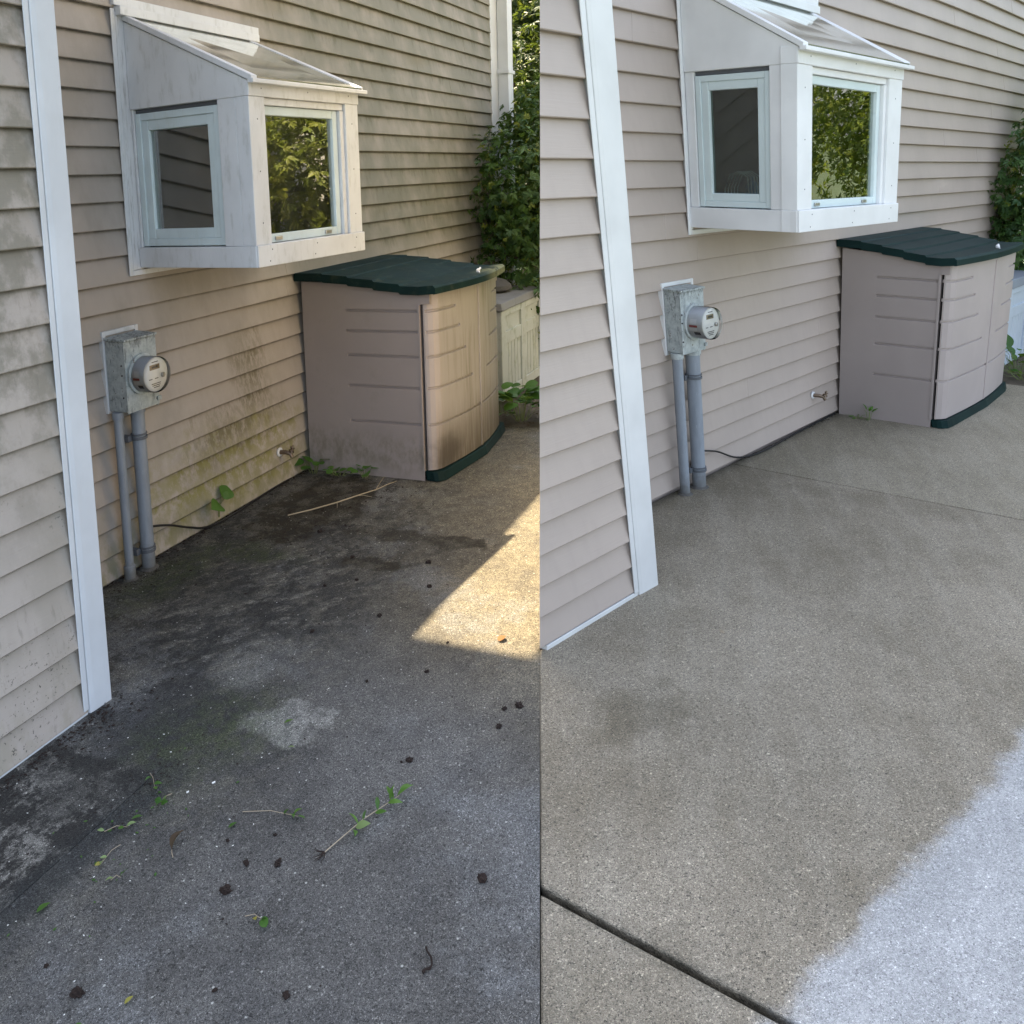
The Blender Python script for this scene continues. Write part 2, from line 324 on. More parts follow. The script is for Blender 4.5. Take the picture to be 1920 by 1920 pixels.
def mk_shed(name, dirty, front):
    b = NB(name); p = b.loc(); x, y, z = b.sep(p)
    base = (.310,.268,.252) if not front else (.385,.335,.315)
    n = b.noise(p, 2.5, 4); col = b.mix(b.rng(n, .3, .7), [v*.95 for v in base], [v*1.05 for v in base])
    if dirty and front:
        col = b.mix(b.math('MULTIPLY', b.rng(x, 1.23, 1.32), .55), col, (.300,.290,.268))
        s1 = b.noise(b.loc((16,16,.9)), 2.0, 7, .65); s2 = b.noise(b.loc((40,40,2.2)), 2.0, 5, .65)
        streak = b.math('MULTIPLY', b.rng(s1, .44, .66), b.rng(x, 1.23, 1.34))
        col = b.mix(b.math('MULTIPLY', b.math('MULTIPLY', streak, b.rng(x, 1.3, 1.7, .35, 1.0)), .62), col, (.150,.132,.088))
        lowg = b.math('MULTIPLY', b.rng(b.math('ADD', z, b.math('MULTIPLY', s2, .35)), .62, .26), b.rng(x, 1.225, 1.26))
        lowg = b.math('MULTIPLY', lowg, b.rng(s2, .30, .58, .35, 1))
        col = b.mix(b.math('MULTIPLY', lowg, .85), col, (.095,.074,.045))
        drk = b.blob(p, (1.33,.9,.13), (.12,.5,.09), .6, .4, 9)
        col = b.mix(b.math('MULTIPLY', drk, .75), col, (.065,.052,.042))
    elif dirty:
        m = b.math('MULTIPLY', b.rng(b.math('ABSOLUTE', b.math('SUBTRACT', b.math('ADD', z, b.math('MULTIPLY', b.noise(p, 8, 5), .12)), .19)), .16, .01), b.rng(b.noise(b.loc((7,7,4)), 3, 8, .72), .36, .66))
        col = b.mix(b.math('MULTIPLY', m, .62), col, (.135,.125,.085))
        col = b.mix(b.math('MULTIPLY', b.rng(b.noise(p, 5, 6, .7), .52, .7), .25), col, (.19,.175,.14))
    b.bsdf(col, .5, b.bump(b.noise(p, 180, 2), .12, .002), .4); return b.m
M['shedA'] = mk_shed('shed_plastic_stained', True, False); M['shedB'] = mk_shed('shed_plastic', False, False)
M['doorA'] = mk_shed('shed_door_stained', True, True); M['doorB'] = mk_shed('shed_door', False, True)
def mk_lid(name, dirty):
    b = NB(name); p = b.loc(); x, y, z = b.sep(p)
    col = b.mix(b.rng(b.noise(p, 6, 5), .3, .7), (.005,.018,.018), (.008,.026,.025))
    if dirty:
        col = b.mix(b.math('MULTIPLY', b.rng(b.noise(p, 16, 7, .72), .50, .68), .40), col, (.06,.07,.045))
        al = b.math('MULTIPLY', b.math('MULTIPLY', b.rng(x, 1.70, 2.0), b.rng(y, .80, .90)), b.rng(b.noise(p, 14, 5), .3, .5))
        col = b.mix(b.math('MULTIPLY', al, .85), col, (.22,.23,.13))
    b.bsdf(col, .55 if not dirty else .7, b.bump(b.noise(p, 90, 3),   .12, .003), .12); return b.m
M['lidA'] = mk_lid('lid_green_mossy', True); M['lidB'] = mk_lid('lid_green', False)
M['boxA'] = mk_plain('deck_box_resin_mossy', (.50,.53,.50), .5, .75, (.26,.30,.20), (5,5,3)); M['boxB'] = mk_plain('deck_box_resin', (.48,.55,.62), .5)
M['boxlid'] = mk_plain('deck_box_lid_grey', (.20,.20,.195), .6, .5, (.10,.10,.09)); M['boxlidB'] = mk_plain('deck_box_lid_clean', (.22,.25,.29), .5)
M['stone'] = mk_plain('grey_stone', (.075,.072,.066), .8, .6, (.03,.03,.025), (9,9,9), .5)
M['hedge'] = mk_leaf('hedge_leaf', (.018,.060,.020), (.075,.150,.030), .25); M['hedgetip'] = mk_leaf('hedge_tip', (.14,.19,.025), (.24,.26,.04), .35)
M['tree'] = mk_leaf('tree_leaf', (.09,.16,.02), (.26,.30,.05), .45); M['treelit'] = mk_leaf('tree_leaf_light', (.17,.24,.03), (.38,.40,.07), .45); M['treedark'] = mk_leaf('tree_leaf_dark', (.020,.042,.014), (.07,.105,.026), .3)
M['weed'] = mk_leaf('weed_leaf', (.035,.115,.018), (.085,.19,.03), .3); M['weedpale'] = mk_leaf('weed_leaf_pale', (.17,.25,.09), (.24,.33,.13), .3)
M['yellow'] = mk_leaf('yellow_leaf', (.30,.27,.05), (.35,.33,.08), .3); M['brownleaf'] = mk_leaf('brown_leaf', (.055,.035,.022), (.085,.055,.035), .1, .7)
M['orangeleaf'] = mk_leaf('orange_leaf', (.17,.072,.020), (.20,.09,.03), .15, .7)
M['bark'] = mk_plain('bark', (.075,.055,.04), .9, .6, (.03,.024,.018), (9,9,2), .8)
M['clod'] = mk_plain('clod_brown', (.016,.008,.005), .95, .6, (.006,.004,.003), (60,60,60), .8)
M['stem'] = mk_plain('stem_pale', (.33,.27,.19), .7); M['stemg'] = mk_plain('stem_green', (.16,.20,.07), .6); M['stick'] = mk_plain('stick_tan', (.34,.28,.185), .75, .4, (.18,.14,.09), (40,40,40))
M['white'] = mk_plain('white_chip', (.8,.8,.76), .6)
M['cream'] = mk_plain('bounce_cream', (.60,.55,.46), .6)
M['roof'] = mk_plain('roof_shingle', (.12,.115,.11), .9, .5, (.06,.06,.06), (9,9,9), .5)

# ------------------------------------------------------------------ mesh helpers
class MB:
    def __init__(s): s.v = []; s.f = []
    def add(s, vs_, fs):
        o = len(s.v); s.v += [tuple(map(float, p)) for p in vs_]; s.f += [tuple(i+o for i in f) for f in fs]; return s
    def hexa(s, p):      # p: 4 bottom points, 4 top points in the same turn
        return s.add(p, [(3,2,1,0),(4,5,6,7),(0,1,5,4),(1,2,6,5),(2,3,7,6),(3,0,4,7)])
    def box(s, x0, x1, y0, y1, z0, z1):
        return s.hexa([(x0,y0,z0),(x1,y0,z0),(x1,y1,z0),(x0,y1,z0),(x0,y0,z1),(x1,y0,z1),(x1,y1,z1),(x0,y1,z1)])
    def prism(s, a, b):  # two matching rings
        n = len(a)
        return s.add(list(a)+list(b), [tuple(range(n-1,-1,-1)), tuple(range(n,2*n))] + [(i,(i+1)%n,n+(i+1)%n,n+i) for i in range(n)])
    def tube(s, pts, r, n=8):
        pts = [np.array(p, float) for p in pts]; rr = r if isinstance(r, (list,tuple)) else [r]*len(pts); rings = []
        up = np.array([.13,.31,.94])
        for i, p in enumerate(pts):
            t = pts[min(i+1,len(pts)-1)] - pts[max(i-1,0)]; t /= np.linalg.norm(t)+1e-12
            u = np.cross(t, up); u /= np.linalg.norm(u)+1e-12; w = np.cross(t, u)
            rings.append([p + rr[i]*(math.cos(2*math.pi*k/n)*u + math.sin(2*math.pi*k/n)*w) for k in range(n)])
        vv = [q for rg in rings for q in rg]; ff = [(i*n+k, i*n+(k+1)%n, (i+1)*n+(k+1)%n, (i+1)*n+k) for i in range(len(pts)-1) for k in range(n)]
        ff += [tuple(range(n-1,-1,-1)), tuple((len(pts)-1)*n+k for k in range(n))]
        return s.add(vv, ff)
    def lathe(s, c, axis, prof, n=24):   # prof: (distance along axis, radius)
        a = np.array(axis, float); a /= np.linalg.norm(a); h = np.array([0,0,1.]) if abs(a[2]) < .9 else np.array([1.,0,0])
        u = np.cross(h, a); u /= np.linalg.norm(u); w = np.cross(a, u); c = np.array(c, float)
        vv = [c + a*d + r*(math.cos(2*math.pi*k/n)*u + math.sin(2*math.pi*k/n)*w) for d, r in prof for k in range(n)]
        ff = [(i*n+k, i*n+(k+1)%n, (i+1)*n+(k+1)%n, (i+1)*n+k) for i in range(len(prof)-1) for k in range(n)]
        ff += [tuple(range(n-1,-1,-1)), tuple((len(prof)-1)*n+k for k in range(n))]
        return s.add(vv, ff)

def root_loc(o):
    l = np.zeros(3)
    while o is not None: l = l + np.array(o.location); o = o.parent
    return l
def put(name, mb, m, F, parent=None, at=None, bevel=0.0, smooth=False, rnd=None):
    """link one mesh object; mb is in yard coordinates of F; 'at' is the base point it pivots on"""
    v = np.array(mb.v); wv = F.w(v)
    base = F.w(at) if at is not None else wv.mean(0)
    me = bpy.data.meshes.new(name); me.from_pydata((wv-base).tolist(), [], mb.f)
    a = me.attributes.new('loc', 'FLOAT_VECTOR', 'POINT'); a.data.foreach_set('vector', v.astype(np.float32).ravel())
    r = me.attributes.new('rnd', 'FLOAT', 'POINT'); r.data.foreach_set('value', (np.full(len(v), random.random()) if rnd is None else np.asarray(rnd)).astype(np.float32))
    me.materials.append(M[m] if isinstance(m, str) else m)
    bm = bmesh.new(); bm.from_mesh(me); bmesh.ops.recalc_face_normals(bm, faces=bm.faces); bm.to_mesh(me); bm.free()
    if smooth:
        for p in me.polygons: p.use_smooth = True
    o = bpy.data.objects.new(name, me); COL.objects.link(o)
    o.parent = parent; o.location = base - (root_loc(parent) if parent else 0)
    if bevel:
        md = o.modifiers.new('bevel', 'BEVEL'); md.width = bevel; md.segments = 2; md.limit_method = 'ANGLE'; md.angle_limit = math.radians(40); md.use_clamp_overlap = True
    if smooth:
        md = o.modifiers.new('edges', 'EDGE_SPLIT'); md.split_angle = math.radians(38)
    return o
def tag(o, label=None, cat=None, group=None, kind=None):
    if label: o['label'] = label
    if cat: o['category'] = cat
    if group: o['group'] = group
    if kind: o['kind'] = kind
    return o
def thing(name, F, at, label, cat, group=None, parent=None):
    o = bpy.data.objects.new(name, None); COL.objects.link(o); o.empty_display_size = .1; o.location = F.w(at) - (root_loc(parent) if parent else 0); o.parent = parent
    return tag(o, label, cat, group) if label else o

def seam_x(F, y, z):
    """X in yard F where the line between the two yards passes"""
    n = np.array([.99958,-.01402,-.02518]); p0 = F.w((0,y,z)); d = F.M[:,0]
    return -(n@(p0-CAM))/(n@d)

# ------------------------------------------------------------------ ground
g = MB().box(-90, 90, -60, 140, -1.2, -.14)
M['lawn'] = mk_plain('lawn', (.050,.075,.026), .95, .7, (.075,.065,.035), (1.2,1.2,1.2), .6)
gr = put('ground', g, 'lawn', FW, at=(0,0,-.14)); tag(gr, kind='structure')
def ring(F, pts, z0, z1):
    a = [(p[0],p[1],z0) for p in pts]; b = [(p[0],p[1],z1) for p in pts]
    return MB().prism(a, b)
SA, SB = (FA, -.0008), (FB, .0008)
def seam_at_x(S, X):       # the point of the yard line, on the paving of that yard, with this X
    F, off = S; a = seam_x(F,0,0)+off; b = seam_x(F,1,0)+off-a
    return np.array([X, (X-a)/b, 0.0])
bx0 = seam_x(FB, .5, 0)
backB = [FA.l(FB.w((x,-.22,0))) for x in (seam_x(FB,-.22,0)+.02, 1.0, 2.6)]
# grimy yard
bedA = MB().prism([(-4.4,-.1,-.16),(2.3,-.1,-.16),(2.3,1.05,-.16),(-4.4,3.2,-.16)], [(-4.4,-.1,-.07),(2.3,-.1,-.07),(2.3,1.05,-.07),(-4.4,3.2,-.07)])
pavA = tag(put('pavement', bedA, 'soil', FA, at=(0,0,-.07)), kind='structure')
put('concrete_slab', ring(FA, [(-4.4,.60),(-1.1204,.60),(-1.1204,1.0865),(-4.4,1.0865)], -.1, 0), 'slabA', FA, pavA, (-2,.8,0))
s0 = seam_at_x(SA,-4.4); bb = backB
yl_ = bb[0][1]+(bb[2][1]-bb[0][1])*(2.31-bb[0][0])/(bb[2][0]-bb[0][0])
put('concrete_slab', ring(FA, [(-4.4,1.0882),(-1.12,1.0882),(-1.12,.02),(2.30,.02),(2.31,yl_),bb[0],seam_at_x(SA,-.19),s0], -.1, -.0015), 'slabA', FA, pavA, (-.5,1,0))
# washed yard
t0, t1 = seam_at_x(SB,-5.6), seam_at_x(SB,-2.781)
bedB = MB().prism([(-2.6,.56,-.16),(-1.2,-.02,-.16),(3.2,-.02,-.16),(3.2,5,-.16),(-5.0,5,-.16),(-4.6,3.0,-.16)], [(-2.6,.56,-.07),(-1.2,-.02,-.07),(3.2,-.02,-.07),(3.2,5,-.07),(-5.0,5,-.07),(-4.6,3.0,-.07)])
pavB = tag(put('pavement', bedB, 'soil', FB, at=(0,1,-.07)), kind='structure')
put('concrete_slab', ring(FB, [t0,t1,(-2.781,5),(-5.6,5)], -.1, 0), 'slabB', FB, pavB, (-3.5,2,0), .006)
put('concrete_slab', ring(FB, [seam_at_x(SB,-2.763),(bx0+.004,.495),(-1.25,.495),(-1.25,.01),(.278,.01),(.268,5),(-2.763,5)], -.1, 0), 'slabB', FB, pavB, (-1,1.5,0), .006)
put('concrete_slab', ring(FB, [(.283,.01),(3.16,.01),(3.16,5),(.273,5)], -.1, 0), 'slabB', FB, pavB, (1.5,1.5,0), .003)
# soil beds at the far ends of the two pavements
def bed(F, x0, x1, y0, y1):
    m = MB(); nx, ny = 26, 18; vv = []; ff = []
    for j in range(ny+1):
        for i in range(nx+1): vv.append((x0+(x1-x0)*i/nx, y0+(y1-y0)*j/ny, random.uniform(-.025,.012) - .012))
    for j in range(ny):
        for i in range(nx): k = j*(nx+1)+i; ff.append((k,k+1,k+nx+2,k+nx+1))
    m.add(vv, ff); return tag(put('soil_bed', m, 'soil', F, at=(x0,y0,0), smooth=True), kind='structure')
bed(FA, 2.31, 9.5, -2.4, yl_-.06); bed(FB, 3.17, 9.0, -.5, 3.5)

# ------------------------------------------------------------------ houses
def house(F, D):
    sid, trim, corner, sash = D['sid'], D['trim'], D['corner'], D['sash']
    h = thing('house', F, (D['cr'],0,0), D['label'], 'house', 'houses with beige siding')
    e, z0, yw = D['e'], D['z0'], D['yw']
    ztop = D['zboards']
    def board(xa, xb, y0, k, axis='x', xend=None):
        zb, zt = z0+k*e, z0+(k+1)*e+.006
        zb = max(zb, -.012) if k else max(zb, .004)
        n = max(2, int(abs(xb-xa)/.28)); vv = []; wob = [random.uniform(-.0016,.0016) for _ in range(n+1)]
        prof = ((-.004,zb+.002),(.0200,zb),(.0226,zb+.0035),(.0216,zb+.010),(.0105,zb+(zt-zb)*.55),(.0008,zt),(-.004,zt))
        for i in range(n+1):
            for (dy, z) in prof:
                a = xa
                if xend: a = xend(y0+dy, z) if axis == 'x' else xend(z)
                x = a+(xb-a)*i/n; d = dy + (wob[i] if dy > 0 else 0)
                vv.append((x, y0+d, z) if axis == 'x' else (y0+d, x, z))
        q = len(prof)
        if axis == 'x' and n > 5:                 # one length of vinyl laps over the next
            li = random.randint(2, n-2); ring_ = [(v_[0]+.0015, v_[1]+(.0016 if v_[1] > y0 else 0), v_[2]-(.0004 if v_[1] > y0 else 0)) for v_ in vv[li*q:(li+1)*q]]
            vv = vv[:(li+1)*q] + ring_ + [(v_[0], v_[1]+(.0016 if v_[1] > y0 else 0), v_[2]) for v_ in vv[(li+1)*q:]]; n += 1
        ff = [(i*q+j, i*q+(j+1)%q, (i+1)*q+(j+1)%q, (i+1)*q+j) for i in range(n) for j in range(q)]
        ff += [tuple(range(q)), tuple(n*q+j for j in range(q-1,-1,-1))]
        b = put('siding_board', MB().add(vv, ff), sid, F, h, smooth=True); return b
    K = int((ztop-z0)/e)
    wx0 = D['wing_x0']
    for k in range(K):
        zc = z0+k*e
        board(D['cr']-.005, D['xfar'], 0.0, k, xend=D.get('back_end'))                                   # set back wall
        board(wx0, D['cl']+.016, yw-.014, k, xend=D.get('wing_end'))              # near wall
        board(0.0, yw-.02, D['cr']-.018, k, axis='y', xend=D.get('ret_end'))                            # return between them
    # walls behind the boards
    be = D.get('back_end') or (lambda y, z: D['cr']-.03)
    core = MB(); zz_ = [-.1, 1.0, 2.2, D['htop']]
    for za, zc in zip(zz_, zz_[1:]):
        core.hexa([(be(-.16,za),-.16,za),(D['xfar'],-.16,za),(D['xfar'],-.006,za),(be(-.006,za),-.006,za),(be(-.16,zc),-.16,zc),(D['xfar'],-.16,zc),(D['xfar'],-.006,zc),(be(-.006,zc),-.006,zc)])
    put('wall', core, sid, F, h, (0,-.1,0))
    w2 = MB()
    if D.get('wing_end'):
        we = D['wing_end']; cx_ = lambda z: max(D['cr']-.03, we(yw-.022,z)+.002)
        for za, zc in ((-.1,1.0),(1.0,2.0),(2.0,3.0),(3.0,4.2),(4.2,D['wtop'])):
            w2.hexa([(we(.02,za)+.001,.02,za),(max(D['cr']-.03,we(.02,za)+.004),.02,za),(cx_(za),yw-.022,za),(we(yw-.022,za)+.001,yw-.022,za),(we(.02,zc)+.001,.02,zc),(max(D['cr']-.03,we(.02,zc)+.004),.02,zc),(cx_(zc),yw-.022,zc),(we(yw-.022,zc)+.001,yw-.022,zc)])
    else: w2.box(wx0, D['cr']-.03, -.16, yw-.022, -.1, D['wtop'])
    put('wall', w2, sid, F, h, (D['cr'],0,0))
    if D.get('rear_bounce'):
        rr_ = MB()
        for za, zc in zip(zz_, zz_[1:]):
            rr_.hexa([(be(-.19,za),-.19,za),(D['xfar'],-.19,za),(D['xfar'],-.163,za),(be(-.163,za),-.163,za),(be(-.19,zc),-.19,zc),(D['xfar'],-.19,zc),(D['xfar'],-.163,zc),(be(-.163,zc),-.163,zc)])
        put('rear_bounce_panel', rr_, 'cream', F, h, (0,-.19,0))  # unseen pale sheet added to bounce warm sun onto the grimy wall
    for rf in D['roofs_and_sun_blocks']: put('roof', MB().box(*rf), 'roof', F, h, bevel=.01)  # real roofs, plus the unseen piece added to block sun
    # corner trim of the near wall: receiving channel, then the wide board
    zc0 = D.get('zc0', -.004)
    put('trim_channel', MB().box(D['cl'], D['cm']-.002, yw+.0092, yw+.0132, zc0+.018, ztop-.02), corner, F, h, bevel=.002)
    cb_ = MB(); p = [(D['cm'],yw+.004),(D['cm']+.003,yw+.013),(D['cm']+.02,yw+.016),(D['cr']-.004,yw+.019),(D['cr'],yw+.016),(D['cr'],yw-.10),(D['cm'],yw-.03)]
    cb_.prism([(x,y,zc0) for x, y in p], [(x,y,ztop-.02) for x, y in p])
    put('corner_board', cb_, corner, F, h, bevel=.002)
    bt = MB(); we = D.get('wing_end')
    xs = (lambda z: we(yw-.02,z)+.0006) if we else (lambda z: wx0)
    bt.hexa([(xs(zc0),yw-.02,zc0+.002),(D['cm']-.004,yw-.02,zc0+.002),(D['cm']-.004,yw+.010,zc0+.002),(xs(zc0),yw+.010,zc0+.002),(xs(zc0+.02),yw-.02,zc0+.021),(D['cm']-.004,yw-.02,zc0+.021),(D['cm']-.004,yw+.010,zc0+.021),(xs(zc0+.02),yw+.010,zc0+.021)])
    put('starter_strip', bt, corner, F, h, bevel=.002)
    # far corner board
    x1 = D['xfar']
    put('corner_board', MB().box(x1, x1+.17, -.16, .022, 0, D['htop']-.05), corner, F, h, bevel=.003)
    garden_window(F, D, h)
    return h

def garden_window(F, D, h):
    trim, sash, glass = D['trim'], D['sash'], D['glass']
    G = D['gw']; f0, f1, sb, rb = (np.array(G[k]) for k in ('f0','f1','sb','rb'))   # plan corners: front left, front right, left at wall, right at wall
    zb, zs, zf, ze, zw = G['zb'], G['zs'], G['zf'], G['ze'], G['zw']
    gw = thing('garden_window', F, (float(f0[0]),0,zb), None, None, parent=h)
    wf = np.linalg.norm(f1-f0); df = (f1-f0)/wf
    def nrm(d, s): n = np.array([d[1],-d[0]])*s; return n
    nf = nrm(df, -1)
    if nf[1] < 0: nf = -nf
    def face(o, d, n):
        def q(u, z, k): p = o+d*u+n*k; return (p[0],p[1],z)
        def slab(mb, u0, u1, za, zc, k0, k1):
            mb.hexa([q(u0,za,k0),q(u1,za,k0),q(u1,za,k1),q(u0,za,k1),q(u0,zc,k0),q(u1,zc,k0),q(u1,zc,k1),q(u0,zc,k1)]); return mb
        return q, slab
    qF, sF = face(f0, df, nf)
    P = lambda nm, mb, m, bev=.0025: put(nm, mb, m, F, gw, bevel=bev)
    def framed(slab, u0, u1, za, zc, w, k0, k1):      # four mitred members round an opening, all in one moulding
        mb = MB(); slab(mb, u0, u0+w, za, zc, k0, k1); slab(mb, u1-w, u1, za, zc, k0, k1)
        slab(mb, u0+w, u1-w, za, za+w, k0, k1-.0012); slab(mb, u0+w, u1-w, zc-w, zc, k0, k1-.0012); return mb
    # front
    pl, pr = G['pl'], G['pr']
    P('post', sF(MB(), 0, pl, zs, zf, -.07, 0), trim); P('post', sF(MB(), pr, wf, zs, zf, -.07, 0), trim)
    P('fascia', sF(MB(), -.001, wf+.004, zf, ze-.012, -.07, .004), trim)
    P('sill', sF(MB(), -.002, wf+G['so'], zb, zs, -.07, .009), trim)
    P('head_jamb', sF(MB(), pl, pr, zf-.028, zf-.001, -.07, -.014), trim)
    P('side_jamb', sF(MB(), pr-.028, pr, zs, zf-.03, -.07, -.012), trim)
    w = .034; u1 = pr-.030
    P('sash', framed(sF, pl-.012, u1, zs+.002, zf-.03, w, -.062, -.028), sash)
    P('pane', sF(MB(), pl+.018, u1-w+.004, zs+w, zf-.03-w+.004, -.047, -.043), glass, 0)
    for u in (.14, .80): 
        uu = pl+(u1-pl)*u
        P('sash_clip', sF(MB(), uu-.022, uu+.022, zs+.010, zs+.026, -.029, -.021), 'steel', .003)
    nl = lambda u, z, k: P('nail_head', MB().lathe(qF(u,z,k), (nf[0],nf[1],0), [(0,.0032),(.0008,.0026),(.0012,.001)], 8), 'strap', 0)
    for u in (.10,.5,.9):
        nl(wf*u, (zf+ze)/2-.006+.004*u, .004); nl(wf*u+.01, zs-.02, .009); nl(wf*u-.006, zb+.02, .009)
    for z in (.15,.5,.85): nl(pl*.5, zs+(zf-zs)*z, 0); nl((pr+wf)/2, zs+(zf-zs)*z, 0)
    # both flanks
    for o, back, sgn in ((f0, sb, 1), (f1, rb, -1)):
        L_ = np.linalg.norm(back-o); d = (back-o)/L_; n = nrm(d, 1)
        if (n[0] > 0) == (sgn > 0): n = -n
        q, S = face(o, d, n)
        su = L_/np.linalg.norm(sb-f0)
        c0, c1 = G['c0']*su, G['c1']*su
        i_ = .0015
        P('post', S(MB(), .071 if sgn > 0 else .071, c0, zs, zf, -.05, 0), trim)
        P('jamb', S(MB(), c1+.004, L_, zs, zf, -.05, -.004), trim)
        P('sill', S(MB(), .0 if sgn > 0 else .071, L_, zb, zs-.001, -.05, .005), trim)
        zt = lambda u: ze-.014+(zw-ze)*u/L_
        pn = MB().prism([q(.0,zf,-.05),q(L_,zf,-.05),q(L_,zt(L_),-.05),q(.0,zt(0),-.05)], [q(.0,zf,.002),q(L_,zf,.002),q(L_,zt(L_),.002),q(.0,zt(0),.002)])
        P('gable_panel', pn, trim)
        P('shadow_gap', S(MB(), c0, c1+.004, zf-.016, zf-.001, -.05, -.018), 'strap', 0)
        cw = G['cw']
        P('casement', framed(S, c0+.002, c1, zs+.004, zf-.018, cw*.42, -.045, -.008), sash)
        P('casement', framed(S, c0+.002+cw*.42, c1-cw*.42, zs+.004+cw*.42, zf-.018-cw*.42, cw*.58, -.043, -.013), sash)
        P('pane', S(MB(), c0+cw-.002, c1-cw+.002, zs+cw, zf-.014-cw, -.032, -.028), D.get('flank', glass), 0)
        # rake bar of the glass roof
        zr = lambda u: ze+(zw-ze)*u/L_
        P('rake_bar', MB().prism([q(-.03,zr(-.03)-.010,-.024),q(L_,zr(L_)-.010,-.024),q(L_,zr(L_)+.014,-.024),q(-.03,zr(-.03)+.014,-.024)], [q(-.03,zr(-.03)-.010,.010),q(L_,zr(L_)-.010,.010),q(L_,zr(L_)+.014,.010),q(-.03,zr(-.03)+.014,.010)]), trim, .002)
    # glass roof and its eave bar
    R = lambda p, z: (p[0],p[1],z)
    ov = .03
    a, b_, c, d_ = f0+nf*ov, f1+nf*ov, rb, sb
    mz = ze - ov*(zw-ze)/np.linalg.norm(sb-f0)
    P('roof_pane', MB().hexa([R(a,mz+.004),R(b_,mz+.004),R(c,zw+.004),R(d_,zw+.004),R(a,mz+.010),R(b_,mz+.010),R(c,zw+.010),R(d_,zw+.010)]), 'roofglass', 0)
    P('eave_bar', MB().hexa([qF(-.012,mz-.014,.012),qF(wf+.03,mz-.014,.012),qF(wf+.03,mz-.014,.040),qF(-.012,mz-.014,.040),qF(-.012,mz+.002,.012),qF(wf+.03,mz+.002,.012),qF(wf+.03,mz+.002,.040),qF(-.012,mz+.002,.040)]), trim, .002)
    # flange on the wall and stepped head flashing
    fx0, fx1 = G['fx0'], sb[0]+.02
    fz0 = G['fz0']
    P('flange', MB().box(fx0, fx0+.022, .0240, .030, fz0, zw+.03), trim); P('caulk_bead', MB().box(fx0+.024, fx1, .004, .0285, fz0+.024, zw+.02), 'caulk' if D['dirty'] else trim)
    P('flange', MB().box(fx0+.024, rb[0]+.03, .002, .0285, fz0, fz0+.022), trim)
    hx0, hx1 = G['hx0'], G['hx1']
    P('head_flashing', MB().box(hx0, hx1-.02, .0, .058, zw+.004, zw+.040), trim); P('head_flashing', MB().box(hx0-.015, hx1, -.002, .040, zw+.042, zw+.078), trim)
    # floor, and a panel painted dark for the unlit room
    P('shelf', MB().hexa([R(f0+nf*-.075+df*.06,zb+.06),R(f1+nf*-.075-df*.06,zb+.06),R(rb-[.06,0],zb+.06),R(sb+[.06,0],zb+.06),R(f0+nf*-.075+df*.06,zb+.075),R(f1+nf*-.075-df*.06,zb+.075),R(rb-[.06,0],zb+.075),R(sb+[.06,0],zb+.075)]), 'room', 0)
    P('underside', MB().hexa([R(f0-nf*.004,zb+.002),R(f1-nf*.004,zb+.002),R(rb,zb+.002),R(sb,zb+.002),R(f0-nf*.004,zb+.02),R(f1-nf*.004,zb+.02),R(rb,zb+.02),R(sb,zb+.02)]), trim, 0)
    P('dark_room_panel', MB().box(sb[0]+.05, rb[0]-.05, .016, .03, zb+.08, zw-.03), 'dark', 0)
    return gw

DA = dict(label='house with mildewed beige clapboard siding and a grimy garden window', dirty=True, sid='sidingA', trim='trimA', corner='cornerA', sash='sashA', glass='glassA',
    e=.1098, z0=-.003, yw=.66, cl=-1.02, cm=-.999, cr=-.912, xfar=4.30, wing_x0=-3.2, zboards=3.34, htop=3.34, wtop=6.2,
    roofs_and_sun_blocks=[(-.90,5.1,-2.6,.20,3.35,3.50), (-3.6,-.13,-2.6,-.335,6.20,6.40), (-3.6,.30,-.33,1.45,6.20,6.40)],  # wing overhang shaped for the sunlit wedge; unseen last piece added to block sun
    gw=dict(f0=(-.04,.70), f1=(.695,.762), sb=(.022,.03), rb=(.885,.03), zb=1.256, zs=1.340, zf=1.903, ze=1.975, zw=2.270, pl=.094, pr=.640, so=.004, c0=.167, c1=.655, cw=.070, fx0=-.046, fz0=1.226, hx0=-.020, hx1=.952))
DB = dict(label='house with clean beige clapboard siding and a bright garden window', dirty=False, rear_bounce=True, sid='sidingB', trim='trimB', corner='cornerB', sash='sash', glass='glassB', flank='flankB',
    e=.1143, z0=.020, yw=.505, cl=-1.403, cm=-1.377, cr=-1.256, xfar=5.6, wing_x0=-2.0, zboards=3.30, htop=6.3, wtop=6.3,
    wing_end=lambda y, z: seam_x(FB, y, z)+.0008, ret_end=lambda z: min(.46, max(0.0, (seam_x(FB,0,z)+1.300)/(seam_x(FB,0,z)-seam_x(FB,1,z)))), back_end=lambda y, z: max(-1.266, seam_x(FB, y, z)+.0015),
    roofs_and_sun_blocks=[(-1.9,5.8,-.8,.20,6.30,6.45)],
    gw=dict(f0=(-.115,.55), f1=(.894,.588), sb=(-.042,.03), rb=(1.17,.03), zb=1.323, zs=1.416, zf=1.988, ze=2.064, zw=2.350, pl=.125, pr=.866, so=.0, c0=.123, c1=.478, cw=.060, fx0=-.064, fz0=1.288, hx0=-.030, hx1=1.25))
hA = house(FA, DA); hB = house(FB, DB)

